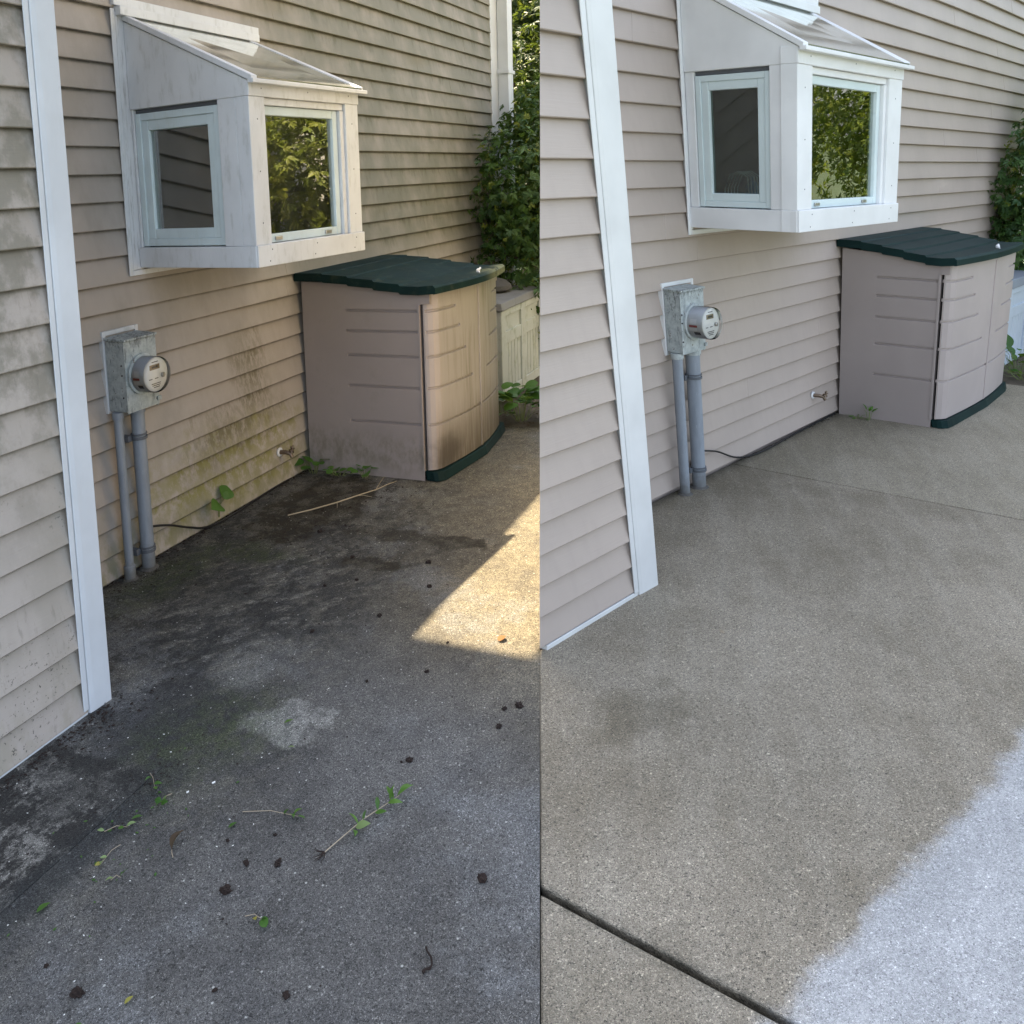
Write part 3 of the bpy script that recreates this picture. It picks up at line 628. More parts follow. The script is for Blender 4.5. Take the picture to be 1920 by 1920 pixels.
# downspout on the far corner of the grimy house
ds = thing('downspout', FA, (4.55,.07,0), 'white corrugated downspout at the far corner above the hedge', 'downspout')
m = MB(); cx, cy, a_, b_ = 4.515, .075, .062, .048; pf = []
for i in range(5): pf.append((cx-a_+2*a_*i/4, cy+b_+(.006 if i%2 else 0)))
for i in range(4): pf.append((cx+a_, cy+b_-2*b_*(i+1)/4))
pf += [(cx-a_, cy-b_)]
m.prism([(x,y,.05) for x, y in pf], [(x,y,3.3) for x, y in pf]); put('pipe', m, 'cornerA', FA, ds, (cx,cy,.05), .002)
for z in (.8, 2.42): put('strap', MB().box(cx-a_-.02, cx+a_+.02, cy-b_-.002, cy+b_+.012, z, z+.03), 'cornerA', FA, ds, bevel=.002)

# ------------------------------------------------------------------ electric meters
def meter(F, D):
    t = thing('electric_meter', F, (D['bx'],.1,0), D['label'], 'electric meter', 'electric meters')
    g_ = D['galv']; fx0, fx1, fz0, fz1 = D['frame']; bx0, bx1, bz0, bz1 = D['box']; yb, yf = .028, D['yf']
    fr = MB(); fr.box(fx0, fx0+.018, .004, .026, fz0, fz1).box(fx1-.018, fx1, .004, .026, fz0, fz1).box(fx0+.018, fx1-.018, .004, .0255, fz1-.018, fz1).box(fx0+.018, fx1-.018, .004, .0255, fz0, fz0+.018)
    put('mounting_frame', fr, D['trim'], F, t, bevel=.002)
    put('backing_plate', MB().box(fx0+.019, fx1-.019, .003, .012, fz0+.019, fz1-.019), 'black', F, t)
    bo = put('meter_box', MB().box(bx0, bx1, yb, yf-.004, bz0, bz1-.006), g_, F, t, bevel=.004)
    put('cover', MB().box(bx0-.004, bx1+.004, yf-.003, yf, bz0-.004, bz1-.012), g_, F, bo, bevel=.0015)
    put('rain_cap', MB().hexa([(bx0-.006,yb,bz1-.004),(bx1+.006,yb,bz1-.004),(bx1+.006,yf+.008,bz1-.010),(bx0-.006,yf+.008,bz1-.010),(bx0-.006,yb,bz1+.006),(bx1+.006,yb,bz1+.006),(bx1+.006,yf+.008,bz1),(bx0-.006,yf+.008,bz1)]), g_, F, bo, bevel=.002)
    put('latch', MB().box(bx1-.012, bx1+.010, yf-.03, yf+.008, bz0+.012, bz0+.03).lathe((bx1-.002,yf-.01,bz0-.004), (0,0,1), [(-.006,.003),(-.004,.007),(.004,.007),(.006,.003)], 10), g_, F, bo, bevel=.002)
    for z in (bz0+.06, bz0+.15, bz0+.19): put('rivet', MB().lathe((bx0-.001, yb+.085, z), (-1,0,0), [(0,.004),(.002,.0035),(.003,.001)], 8), 'ink', F, bo)
    c, r = D['c'], D['r']; x, z = c; yd = D['yd']
    me = thing('meter_head', F, (x,yf,z), None, None, parent=t)
    put('socket_ring', MB().lathe((x,yf,z), (0,1,0), [(0,r+.010),(.012,r+.010),(.014,r+.004),(.014,r-.004)], 40), g_, F, me, smooth=True)
    put('drum', MB().lathe((x,yf+.013,z), (0,1,0), [(0,r-.002),(yd-yf-.020,r-.0025),(yd-yf-.0195,r-.010)], 40), 'drum', F, me, smooth=True)
    put('dial_face', MB().lathe((x,yd-.0065,z), (0,1,0), [(0,r-.0025),(.002,r-.0035)], 40), 'dial', F, me, smooth=True)
    put('glass_cover', MB().lathe((x,yf+.013,z), (0,1,0), [(0,r),(yd-yf-.008,r),(yd-yf-.002,r-.003),(yd-yf+.001,r-.010)], 40), 'dome', F, me, smooth=True)
    yfc = yd-.0044
    def flat(nm, u0, u1, v0, v1, m_, k=0.0): put(nm, MB().box(x+u0*r, x+u1*r, yfc, yfc+.0008+k, z+v0*r, z+v1*r), m_, F, me)
    flat('display', -.46, .32, .28, .56, 'amber'); flat('display_digits', -.30, .16, .36, .48, 'ink', .0004)
    for v, a, b2 in ((.70,-.26,.22),(-.22,-.55,-.30),(-.22,-.10,.18),(-.50,-.38,.34),(-.60,-.32,.30),(-.70,-.22,.24)): flat('print_line', a, b2, v-.022, v+.022, 'ink')
    put('port_knob', MB().lathe((x+.52*r,yd-.004,z-.12*r), (0,1,0), [(0,.010),(.006,.010),(.010,.006)], 14), 'steel', F, me, smooth=True)
    # stickers on the drum's camera side
    for th0, th1, ya, yb2, m_ in ((160,178,.25,.75,'paper'),(182,190,.15,.80,'red'),(193,205,.15,.75,'paper'),(208,222,.45,.95,'ink')):
        vv = []; L2 = yd-yf-.03
        for i in range(6):
            th = math.radians(th0+(th1-th0)*i/5)
            for yy in (ya, yb2): vv.append((x+math.cos(th)*(r-.0012), yf+.014+L2*yy, z+math.sin(th)*(r-.0012)))
        ff = [(2*i,2*i+1,2*i+3,2*i+2) for i in range(5)]
        put('sticker', MB().add(vv, ff), m_, F, me)
    for (px_, r_, ph) in D['pipes']:
        p = put('conduit', MB().lathe((px_,.07,-.02), (0,0,1), [(0,r_),(.02+bz0-.002,r_)], 20), 'pvc', F, t, (px_,.07,0), smooth=True)
        put('sealant', MB().lathe((px_,.07,-.004), (0,0,1), [(0,r_+.016),(.006,r_+.012),(.014,r_+.002)], 16), 'stone', F, p)
        if ph: put('coupling', MB().lathe((px_,.07,-.02), (0,0,1), [(0,r_+.006),(ph,r_+.006),(ph+.004,r_+.001)], 20), 'pvc', F, p, smooth=True)
        put('collar', MB().lathe((px_,.07,bz0-.028), (0,0,1), [(0,r_+.005),(.027,r_+.006)], 20), 'pvc' if D['dirty'] else g_, F, p, smooth=True)
    px_, r_, _ = D['pipes'][1]
    for z_ in D['straps']:
        m_ = MB().lathe((px_,.07,z_), (0,0,1), [(0,r_+.002),(.0,r_+.006),(.012,r_+.006),(.012,r_+.002)], 20).lathe((px_,.07,z_+.018), (0,0,1), [(0,r_+.002),(.0,r_+.005),(.007,r_+.005),(.007,r_+.002)], 20)
        m_.box(px_-r_-.024, px_-r_-.002, .012, .06, z_-.004, z_+.022).box(px_+r_+.002, px_+r_+.016, .012, .06, z_+.004, z_+.030)
        put('pipe_strap', m_, 'strap', F, t, bevel=.001)
    return t
meter(FA, dict(label='weathered grey electric meter and conduits on the mildewed siding', dirty=True, bx=-.13, galv='galvA', trim='trimA', frame=(-.222,-.020,.690,1.024), box=(-.215,-.040,.700,.995), yf=.135, c=(-.130,.842), r=.073, yd=.218, pipes=((-.214,.0185,.075),(-.105,.029,0)), straps=(.560,.075)))
meter(FB, dict(label='grey electric meter and conduits on the clean siding', dirty=False, bx=-.2, galv='galvB', trim='trimB', frame=(-.306,-.043,.735,1.082), box=(-.300,-.110,.752,1.056), yf=.110, c=(-.205,.898), r=.078, yd=.200, pipes=((-.290,.0235,0),(-.158,.033,0)), straps=(.600,.095)))

# ------------------------------------------------------------------ faucets and cables
def faucet(F, x, z, label):
    t = thing('outdoor_faucet', F, (x,.01,z), label, 'faucet', 'outdoor faucets low on the siding')
    put('wall_plate', MB().lathe((x,.012,z), (0,1,0), [(0,.024),(.006,.024),(.008,.018)], 20), 'trimB', F, t, smooth=True)
    put('spout', MB().tube([(x,.015,z),(x+.006,.05,z),(x+.012,.075,z-.006),(x+.016,.085,z-.026)], [.012,.012,.011,.010], 12), 'brass', F, t, smooth=True)
    m = MB().lathe((x+.010,.072,z+.010), (0.1,.9,.35), [(0,.006),(.016,.006)], 10)
    for k in range(6):
        a = k*math.pi/3; m.tube([(x+.012,.09,z+.016),(x+.012+.022*math.cos(a),.09,z+.016+.022*math.sin(a))], .0045, 6)
    put('handle', m, 'brass', F, t, smooth=True)
faucet(FA, .965, .172, 'brass outdoor faucet on mossy siding beside the stained shed')
faucet(FB, 1.285, .203, 'brass outdoor faucet on clean siding beside the clean shed')
def cable(F, pts, label):
    P_ = [np.array(p) for p in pts]; out = []
    for i in range(len(P_)-1):
        a, b, c, d = P_[max(i-1,0)], P_[i], P_[i+1], P_[min(i+2,len(P_)-1)]
        for k in range(8):
            s = k/8; out.append(.5*((2*b)+(-a+c)*s+(2*a-5*b+4*c-d)*s*s+(-a+3*b-3*c+d)*s**3))
    out.append(P_[-1]); tag(put('black_cable', MB().tube(out, .0052, 8), 'black', F, at=pts[-1], smooth=True), label, 'cable', 'black cables along the walls')
cable(FA, [(-.075,.045,.165),(.05,.05,.125),(.20,.04,.055),(.33,.035,.008),(.50,.05,.006),(.80,.03,.006),(1.2,.015,.006)], 'black cable hanging from the conduit onto the grimy slab')
cable(FB, [(-.110,.05,.190),(.05,.055,.145),(.25,.04,.055),(.43,.030,.010),(.60,.045,.008),(1.0,.03,.008),(1.6,.02,.008)], 'black cable hanging from the conduit onto the clean slab')

# ------------------------------------------------------------------ storage sheds
def relief(path, zs, groove_z, u0, u1, gd=.011):
    """vertical sheet following path (list of (x,y)) with pressed-in grooves between path lengths u0(z)..u1(z)"""
    P_ = [np.array(p, float) for p in path]; L_ = [0.0]
    for a, b in zip(P_, P_[1:]): L_.append(L_[-1]+np.linalg.norm(b-a))
    us = set()
    for a, b in zip(L_, L_[1:]):
        n = max(1, int((b-a)/.02)); us |= {a+(b-a)*i/n for i in range(n+1)}
    for gz in groove_z:
        for u in (u0(gz), u1(gz)): us |= {u-.004, u, u+.004}
    us = sorted(u for u in us if -1e-6 <= u <= L_[-1]+1e-6)
    z_ = set(zs)
    for gz in groove_z: z_ |= {gz-.0085, gz-.0045, gz+.0045, gz+.0085}
    z_ = sorted(z_); vv = []
    def at(u):
        u = min(max(u,0),L_[-1])
        for i in range(len(L_)-1):
            if u <= L_[i+1]+1e-9:
                s = (u-L_[i])/(L_[i+1]-L_[i]); d = P_[i+1]-P_[i]; d /= np.linalg.norm(d)
                return P_[i]+(P_[i+1]-P_[i])*s, d
    for z in z_:
        for u in us:
            p, d = at(u); n = np.array([-d[1], d[0]]); k = 0
            for gz in groove_z:
                if abs(z-gz) < .005 and u0(gz)+.002 < u < u1(gz)-.002: k = gd
            vv.append((*(p+n*-k*-1*-1 if False else p - n*k), z))
    nu = len(us); ff = [(j*nu+i, j*nu+i+1, (j+1)*nu+i+1, (j+1)*nu+i) for j in range(len(z_)-1) for i in range(nu-1)]
    return vv, ff, nu, len(z_)
def shed(F, D):
    t = thing('storage_shed', F, (D['x0'],.4,0), D['label'], 'storage shed', 'resin storage sheds against the walls')
    x0, x1, yb, ys, yd, ym = D['x0'], D['x1'], D['yb'], D['ys'], D['yd'], D['ym']; H = D['H']; gz = D['gz']; sf = (yd-yb)
    top = lambda y: np.interp(y, [p[0] for p in D['side']], [p[1] for p in D['side']])
    # near side panel: grid that follows the sloping top
    for xs, sg in ((x0, 1), (x1, -1)):
        ysn = sorted(set([yb+(ys-yb)*i/24 for i in range(25)] + [D['gy0']-.004, D['gy0'], D['gy1'], D['gy1']+.004]))
        zs = sorted({.0, .04, .10, .2, .4, .6, .8} | {g_+d for g_ in gz for d in (-.0085,-.0045,.0045,.0085)} | {gz[0]+.04})
        vv = []
        for j, z in enumerate(zs):
            for y in ysn:
                k = 0
                for g_ in gz:
                    if abs(z-g_) < .005 and D['gy0']-.001 < y < D['gy1']+.001: k = .011
                vv.append((xs+sg*k, y, z))
        nu = len(ysn)
        for y in ysn: vv.append((xs, y, top(y)))
        nz = len(zs)+1
        ff = [(j*nu+i, j*nu+i+1, (j+1)*nu+i+1, (j+1)*nu+i) for j in range(nz-1) for i in range(nu-1)]
        mb = MB().add(vv, ff)
        # shoulder over the door notch and the folded front edge
        zn = D['zn']
        mb.hexa([(xs-sg*.004,ys-.002,zn),(xs+sg*.02,ys-.002,zn),(xs+sg*.02,yd-.004,zn+.004),(xs-sg*.004,yd-.004,zn+.004),(xs-sg*.004,ys-.002,top(ys)),(xs+sg*.02,ys-.002,top(ys)),(xs+sg*.02,yd-.004,top(yd)),(xs-sg*.004,yd-.004,top(yd))])
        mb.add([(xs,ys,.05),(xs+sg*.045,ys,.05),(xs+sg*.045,ys,zn),(xs,ys,zn)], [(0,1,2,3)])
        o = put('side_panel', mb, D['pm'], F, t, (xs,yb,0))
        put('edge_rib', MB().box(xs-sg*.004 if sg > 0 else xs-.002, xs+sg*.008 if sg > 0 else xs+.004, ys-.012, ys+.002, .052, zn-.002), D['pm'], F, t, bevel=.002)
    put('back_panel', MB().box(x0+.01, x1-.01, yb, yb+.02, 0, top(yb)-.01), D['pm'], F, t)
    put('floor_tray', MB().box(x0+.03, x1-.03, yb+.02, ys-.02, .01, .05), 'lidB', F, t)
    put('liner', MB().box(x0+.05, x1-.05, yb+.03, ys-.005, .05, D['zn']), 'lidB', F, t)
    # doors: each wraps its corner and bows to the middle seam
    xm = D['xm']
    dL = [(x0+.006,ys+.017),(x0+.006,ys+.026),(x0+.012,yd-.026),(x0+.030,yd-.004),(x0+.062,yd+.014)]
    for s in (.25,.5,.75,1.0):
        xx = (x0+.062)+(xm-.004-(x0+.062))*s; dL.append((xx, yd+.014+(ym-yd-.014)*math.sin(s*math.pi/2)))
    ztop_d = D['zd']
    Lw = .062+.05
    def door(path, u0, u1, nm, seam_side):
        vv, ff, nu, nz = relief(path, [.058,.2,.4,.6,.8,ztop_d], gz, u0, u1)
        mb = MB().add(vv, ff)
        o = put(nm, mb, D['dm'], F, t, (path[0][0],path[0][1],.058))
        md = o.modifiers.new('thick', 'SOLIDIFY'); md.thickness = .008; md.offset = -1 if seam_side else 1
        return o
    tot = sum(np.linalg.norm(np.array(b)-np.array(a)) for a, b in zip(dL, dL[1:])) 
    wd = tot-.09
    ends = {gz[0]:.09+wd*.38, gz[1]:.09+wd*.47, gz[2]:.09+wd*.60, gz[3]:.09+wd*.76, gz[4]:tot-.006}
    door(dL, lambda z: .012, lambda z: ends[z], 'door', 1)
    dR = [(x1-(p[0]-x0)*(x1-xm)/(xm-x0) if False else x1-(p[0]-x0), p[1]) for p in dL[:5]]
    for s in (.25,.5,.75,1.0):
        xx = (x1-.062)+(xm+.004-(x1-.062))*s; dR.append((xx, yd+.014+(ym-yd-.014)*math.sin(s*math.pi/2)))
    dR = dR[::-1]
    totR = sum(np.linalg.norm(np.array(b)-np.array(a)) for a, b in zip(dR, dR[1:])); wr = totR-.09
    endsR = {gz[0]:wr*.62, gz[1]:wr*.53, gz[2]:wr*.40, gz[3]:wr*.24, gz[4]:.006}
    door(dR, lambda z: endsR[z], lambda z: totR-.012, 'door', 1)
    put('door_seam_rib', MB().tube([(xm-.012,ym+.002,.06),(xm-.012,ym+.002,ztop_d-.02)], .006, 8), D['dm'], F, t, smooth=True)
    # dark green base that shows below the doors
    b1 = [(x0+.004,ys+.010),(x0+.002,ys+.06),(x0-.004,yd-.01),(x0+.004,yd+.016),(x0+.035,yd+.042),(x0+.10,yd+.050),(xm,ym+.028),(x1-.10,yd+.050),(x1+.01,yd+.030),(x1+.03,yd-.02),(x1,ys+.01)]
    put('base', MB().prism([(x,y,.002) for x, y in b1], [(x if 0 else x0+(x-x0)*.992+.002,y-.010,.052) for x, y in b1]), 'lidB', F, t, (x0,ys,0), bevel=.006)
    # lid: stepped shell with a turned down rim
    pr = D['lid']; ov = D['ov']; vv = []; nx = 18; rows = []
    for (y, z) in pr: rows.append((y, z))
    LX0, LX1 = x0-ov, x1+ov*1.2
    def yb_(i, y): 
        s = i/nx; bow = (ym-yd)*math.sin(math.pi*s)*max(0,(y-.5*yd)/(yd*.55)); return y+bow
    def zz(i, z, y): 
        s = i/nx; return z - .004*math.sin(math.pi*s)*0
    yl, zl = rows[-1]; rim = D['rim']
    prof = rows + [(yl+.014, zl-.012), (yl+.016, zl-rim), (yl+.004, zl-rim-.002)]
    for i in range(nx+1):
        x = LX0+(LX1-LX0)*i/nx
        for (y, z) in prof: vv.append((x, yb_(i,y), z))
    q = len(prof); ff = [(i*q+j, i*q+j+1, (i+1)*q+j+1, (i+1)*q+j) for i in range(nx) for j in range(q-1)]
    # underside
    base = len(vv); 
    for i in range(nx+1):
        x = LX0+(LX1-LX0)*i/nx
        for (y, z) in rows: vv.append((x, yb_(i,y), z-rim))
    r_ = len(rows); ff += [(base+i*r_+j, base+(i+1)*r_+j, base+(i+1)*r_+j+1, base+i*r_+j+1) for i in range(nx) for j in range(r_-1)]
    for i_, o_ in ((0,0),(nx,0)):
        ff.append((i_*q+r_-1, i_*q+r_, i_*q+r_+1, i_*q+r_+2, base+i_*r_+r_-1))
        for j in range(r_-1): ff.append((i_*q+j, i_*q+j+1, base+i_*r_+j+1, base+i_*r_+j))
    ff += [(i*q, (i+1)*q, base+(i+1)*r_, base+i*r_) for i in range(nx)]
    lid = put('lid', MB().add(vv, ff), D['lm'], F, t, (x0,yb,pr[0][1]), smooth=True)
    kx, ky, kz = D['knob']
    put('hasp', MB().lathe((kx,ky,kz), (0,0,1), [(0,.010),(.008,.013),(.016,.012),(.022,.006)], 12).tube([(kx+.008,ky,kz+.010),(kx+.06,ky-.012,kz+.018)], .006, 8).tube([(kx-.008,ky+.01,kz+.004),(kx-.028,ky+.02,kz+.002)], .004, 6), 'paper', F, lid, smooth=True)
    return t
GZ = [.895,.786,.656,.491,.299]
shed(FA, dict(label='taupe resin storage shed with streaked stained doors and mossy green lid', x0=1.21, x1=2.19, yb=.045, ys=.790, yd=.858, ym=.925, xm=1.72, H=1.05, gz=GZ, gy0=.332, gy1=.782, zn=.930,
    side=[(.0,1.050),(.08,1.048),(.304,1.040),(.569,1.011),(.74,.989),(.90,.987)], zd=.985, pm='shedA', dm='doorA', lm='lidA', ov=.026, rim=.044, knob=(1.78,.90,1.030),
    lid=[(.015,1.098),(.20,1.096),(.205,1.090),(.36,1.080),(.368,1.072),(.52,1.060),(.53,1.050),(.68,1.038),(.69,1.028),(.80,1.025),(.885,1.031)]))
k = .72
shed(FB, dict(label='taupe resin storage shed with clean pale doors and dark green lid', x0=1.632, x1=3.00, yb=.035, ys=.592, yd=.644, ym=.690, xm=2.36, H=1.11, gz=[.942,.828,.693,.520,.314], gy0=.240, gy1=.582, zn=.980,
    side=[(.0,1.112),(.044,1.110),(.264,1.089),(.406,1.066),(.545,1.040),(.68,1.040)], zd=1.036, pm='shedB', dm='doorB', lm='lidB', ov=.030, rim=.046, knob=(2.45,.665,1.083),
    lid=[(.010,1.165),(.15,1.160),(.156,1.153),(.27,1.140),(.276,1.131),(.39,1.117),(.397,1.107),(.51,1.092),(.517,1.082),(.60,1.079),(.664,1.085)]))

# ------------------------------------------------------------------ deck boxes
def deck_box(F, x0, x1, y0, y1, hb, hl, pm, lm, label):
    t = thing('deck_box', F, (x0,(y0+y1)/2,0), label, 'deck box', 'pale resin deck boxes beyond the sheds')
    put('body', MB().box(x0+.012, x1-.012, y0, y1-.014, .0, hb-.004), pm, F, t, bevel=.004)
    for a, b in ((x0, x0+.085), ((x0+x1)/2-.045,(x0+x1)/2+.045), (x1-.085, x1)): put('post', MB().box(a, b, y1-.016, y1+.002, .0, hb), pm, F, t, bevel=.004)
    xm = (x0+x1)/2
    for (a, b) in ((x0+.087, xm-.047), (xm+.047, x1-.087)):
        for z0, z1 in ((.0,.07),(hb*.62,hb*.76),(hb*.93,hb)): put('rail', MB().box(a, b, y1-.016, y1-.001, z0, z1), pm, F, t, bevel=.004)
        n = 5
        for i in range(n): put('slat', MB().box(a+(b-a)*i/n+.004, a+(b-a)*(i+1)/n-.004, y1-.0145, y1-.009, .072, hb*.62-.002), pm, F, t, bevel=.002)
    put('lid', MB().hexa([(x0-.01,y0,hb+.004),(x1+.01,y0,hb+.004),(x1+.01,y1+.012,hb+.004),(x0-.01,y1+.012,hb+.004),(x0,y0+.01,hl+.02),(x1,y0+.01,hl+.02),(x1,y1,hl),(x0,y1,hl)]), lm, F, t, bevel=.006)
deck_box(FA, 2.86, 3.80, .12, .62, .632, .690, 'boxA', 'boxlid', 'pale deck box with grey lid beside the stained shed')
deck_box(FB, 3.80, 5.00, .06, .45, .645, .722, 'boxB', 'boxlidB', 'pale blue grey deck box half out of view beside the clean shed')
tag(put('bowl', MB().lathe((3.42,.34,.700), (0,0,1), [(0,.115),(.02,.150),(.05,.145),(.085,.10),(.10,.05),(.104,.01)], 26), 'stone', FA, at=(3.42,.34,.70), smooth=True), 'dark grey upturned bowl resting on the grey deck box lid', 'bowl')

# ------------------------------------------------------------------ foliage
def leaf_cloud(name, F, pts, nrm, size, m, parent, leaflets=6, spread=1.0, wd=.36, jit=.5):
    """pts: spray positions (yard coordinates); each spray is a fan of pointed leaflets"""
    N = len(pts); wp = F.w(pts); wn = nrm @ F.M.T + rng.normal(0, jit, (N,3)); wn /= np.linalg.norm(wn, axis=1)[:,None]
    a = rng.normal(0,1,(N,3)); a[:,2] -= .5; t = a - (a*wn).sum(1)[:,None]*wn; t /= np.linalg.norm(t, axis=1)[:,None]; s = np.cross(wn, t)
    V = np.zeros((N, leaflets, 5, 3)); r0 = rng.random((N,1))
    for k in range(leaflets):
        th = (k/(leaflets-1)-.5)*2.4*spread + rng.normal(0,.15,N) if leaflets > 1 else rng.normal(0,.3,N)
        L = size*(1-.35*np.abs(k/(max(1,leaflets-1))-.5)*2)*rng.uniform(.7,1.2,N)
        d = t*np.cos(th)[:,None] + s*np.sin(th)[:,None]; sd_ = -t*np.sin(th)[:,None] + s*np.cos(th)[:,None]
        d = d + wn*rng.normal(-.12,.22,N)[:,None]
        fold = wn*(L*.10)[:,None]
        V[:,k,0] = wp; V[:,k,1] = wp + d*(L*.5)[:,None] + sd_*(L*wd*.5)[:,None] + fold; V[:,k,2] = wp + d*L[:,None]; V[:,k,3] = wp + d*(L*.5)[:,None] - sd_*(L*wd*.5)[:,None] + fold
        V[:,k,4] = wp + d*(L*.5)[:,None]
    V = V.reshape(-1,3); n = N*leaflets; base = F.w(np.mean(pts, 0)); idx = np.arange(n)*5
    tri = np.stack([np.stack([idx,idx+1,idx+4],1), np.stack([idx+1,idx+2,idx+4],1), np.stack([idx,idx+4,idx+3],1), np.stack([idx+4,idx+2,idx+3],1)],1).reshape(-1,3)
    me = bpy.data.meshes.new(name); me.vertices.add(len(V)); me.vertices.foreach_set('co', (V-base).astype(np.float32).ravel())
    me.loops.add(len(tri)*3); me.loops.foreach_set('vertex_index', tri.astype(np.int32).ravel())
    me.polygons.add(len(tri)); me.polygons.foreach_set('loop_start', np.arange(0, len(tri)*3, 3, dtype=np.int32)); me.polygons.foreach_set('loop_total', np.full(len(tri), 3, np.int32))
    rr = np.clip(np.repeat(r0, leaflets*5, 1).reshape(-1)*.75 + rng.random(len(V))*.25, 0, 1)
    at_ = me.attributes.new('rnd', 'FLOAT', 'POINT'); at_.data.foreach_set('value', rr.astype(np.float32))
    me.update(calc_edges=True); me.materials.append(M[m]); o = bpy.data.objects.new(name, me); COL.objects.link(o)
    o.parent = parent; o.location = base - (root_loc(parent) if parent else 0); return o
def shell(lobes, n, inner=.55):
    """points spread through the outer part of overlapping lobes (cx,cy,cz,rx,ry,rz), with outward directions"""
    w = np.array([l[3]*l[4]+l[4]*l[5]+l[3]*l[5] for l in lobes]); w = w/w.sum(); out = []; nr = []
    for l, q in zip(lobes, w):
        kk = int(n*q); u = rng.normal(0,1,(kk,3)); u /= np.linalg.norm(u, axis=1)[:,None]
        f1, f2, f3 = rng.uniform(0,6,3)
        bump = 1 + .14*np.sin(u[:,0]*7+f1)*np.sin(u[:,2]*8+f2) + .10*np.sin(u[:,1]*13+f3)*np.sin(u[:,2]*15+f1)
        r = (inner + (1-inner)*rng.random(kk)**.6)*bump
        out.append(np.array(l[:3]) + u*r[:,None]*np.array(l[3:])); nr.append(u)
    return np.concatenate(out), np.concatenate(nr)
def trunk(F, t, base, top, r, limbs, m='bark'):
    b, e = np.array(base, float), np.array(top, float); mid = (b+e)/2+rng.normal(0,.04,3)
    mb = MB().tube([b,mid,e],[r,r*.75,r*.4],10)
    for _ in range(limbs):
        s = rng.uniform(.3,.95); p = b+(e-b)*s; d = rng.normal(0,1,3); d[2] = abs(d[2])*.6+.2; d /= np.linalg.norm(d); L_ = np.linalg.norm(e-b)*rng.uniform(.2,.45)
        mb.tube([p,p+d*L_*.5+rng.normal(0,.03,3),p+d*L_+[0,0,.1*L_]],[r*.35,r*.22,r*.08],6)
    put('trunk', mb, m, F, t, base, smooth=True)
def plant_mass(name, F, lobes, n, size, mats, label, cat, group=None, leaflets=6, base=None, top=None, r=.05, limbs=9, inner=.55, spread=1.0, wd=.36):
    b = base or (lobes[0][0], lobes[0][1], -.02); t = thing(name, F, b, label, cat, group)
    trunk(F, t, b, top or (lobes[-1][0], lobes[-1][1], lobes[-1][2]), r, limbs)
    p, q = shell(lobes, n, inner); q = q*.8 + np.array([0,0,.5])
    keep = p[:,2] > .03; p, q = p[keep], q[keep]
    tips = rng.random(len(p)) < (.12 if len(mats) > 1 else 0)
    leaf_cloud('crown', F, p[~tips], q[~tips], size, mats[0], t, leaflets, spread, wd)
    if tips.any(): leaf_cloud('young_leaves', F, p[tips], q[tips], size*.8, mats[1], t, leaflets, spread, wd)
    return t
# hedge at the far corner of the grimy house (several lobes, one plant)
plant_mass('hedge_shrub', FA, [(4.15,.42,.75,.62,.46,.75),(4.10,.46,1.45,.66,.50,.62),(4.35,.62,1.95,.50,.46,.42),(4.9,1.0,1.2,.6,.6,1.2)], 7600, .062, ('hedge','hedgetip'),
    'dense dark green shrub hiding the far corner of the grimy house', 'shrub', 'shrubs at the far house corners', 7, (4.35,.55,-.02), (4.35,.6,1.8), .06, 14, .6, 1.1, .34)
plant_mass('hedge_shrub', FB, [(4.95,.30,.70,.52,.40,.72),(5.0,.36,1.40,.50,.42,.60),(5.15,.46,1.90,.42,.38,.45)], 4200, .062, ('hedge','hedgetip'),
    'dense dark green shrub at the end of the clean siding', 'shrub', 'shrubs at the far house corners', 7, (5.1,.4,-.02), (5.1,.4,1.7), .06, 12, .6, 1.1, .34)
# taller trees beyond
plant_mass('tree', FA, [(5.9,-.1,1.6,.8,.7,1.4),(6.3,.1,2.6,.8,.7,.9),(6.0,.4,2.9,.45,.4,.7),(6.6,-.5,3.4,.8,.7,.7)], 8500, .085, ('treedark','hedgetip'), 'dark leafy tree rising behind the shrub of the grimy house', 'tree', None, 6, (6.1,.1,-.05), (6.1,.1,2.9), .10, 5, .45)
plant_mass('tree', FA, [(8.6,-1.2,2.6,1.6,1.4,2.1),(8.4,-.9,4.4,1.7,1.5,1.4),(9.0,.2,3.0,1.2,1.0,1.8)], 11000, .12, ('treedark','hedgetip'), 'sunlit pale tree seen past the downspout', 'tree', None, 5, (8.2,-1.0,-.05), (8.2,-1.0,4.4), .13, 22, .40)
# trees across the yards, mirrored in the window panes
plant_mass('tree', FW, [(.78,5.10,.85,.48,.52,.80),(.78,5.05,1.6,.46,.50,.75),(1.0,5.9,1.5,.50,.50,.9),(.9,5.5,2.5,.42,.45,.5)], 9000, .075, ('treelit','hedgetip'), 'leafy tree behind the clean house reflected in the grimy window', 'tree', None, 6, (.85,5.4,-.1), (.85,5.4,2.2), .06, 0, .5)
plant_mass('tree', FW, [(7.3,7.2,1.5,1.0,.9,1.1),(7.6,7.6,2.9,.8,.8,.8),(8.4,7.0,2.2,.9,.8,1.2)], 6000, .085, ('tree','hedgetip'), 'leafy tree beyond the clean yard reflected in the bright window', 'tree', None, 5, (7.6,7.3,-.1), (7.6,7.3,2.6), .10, 16, .5)

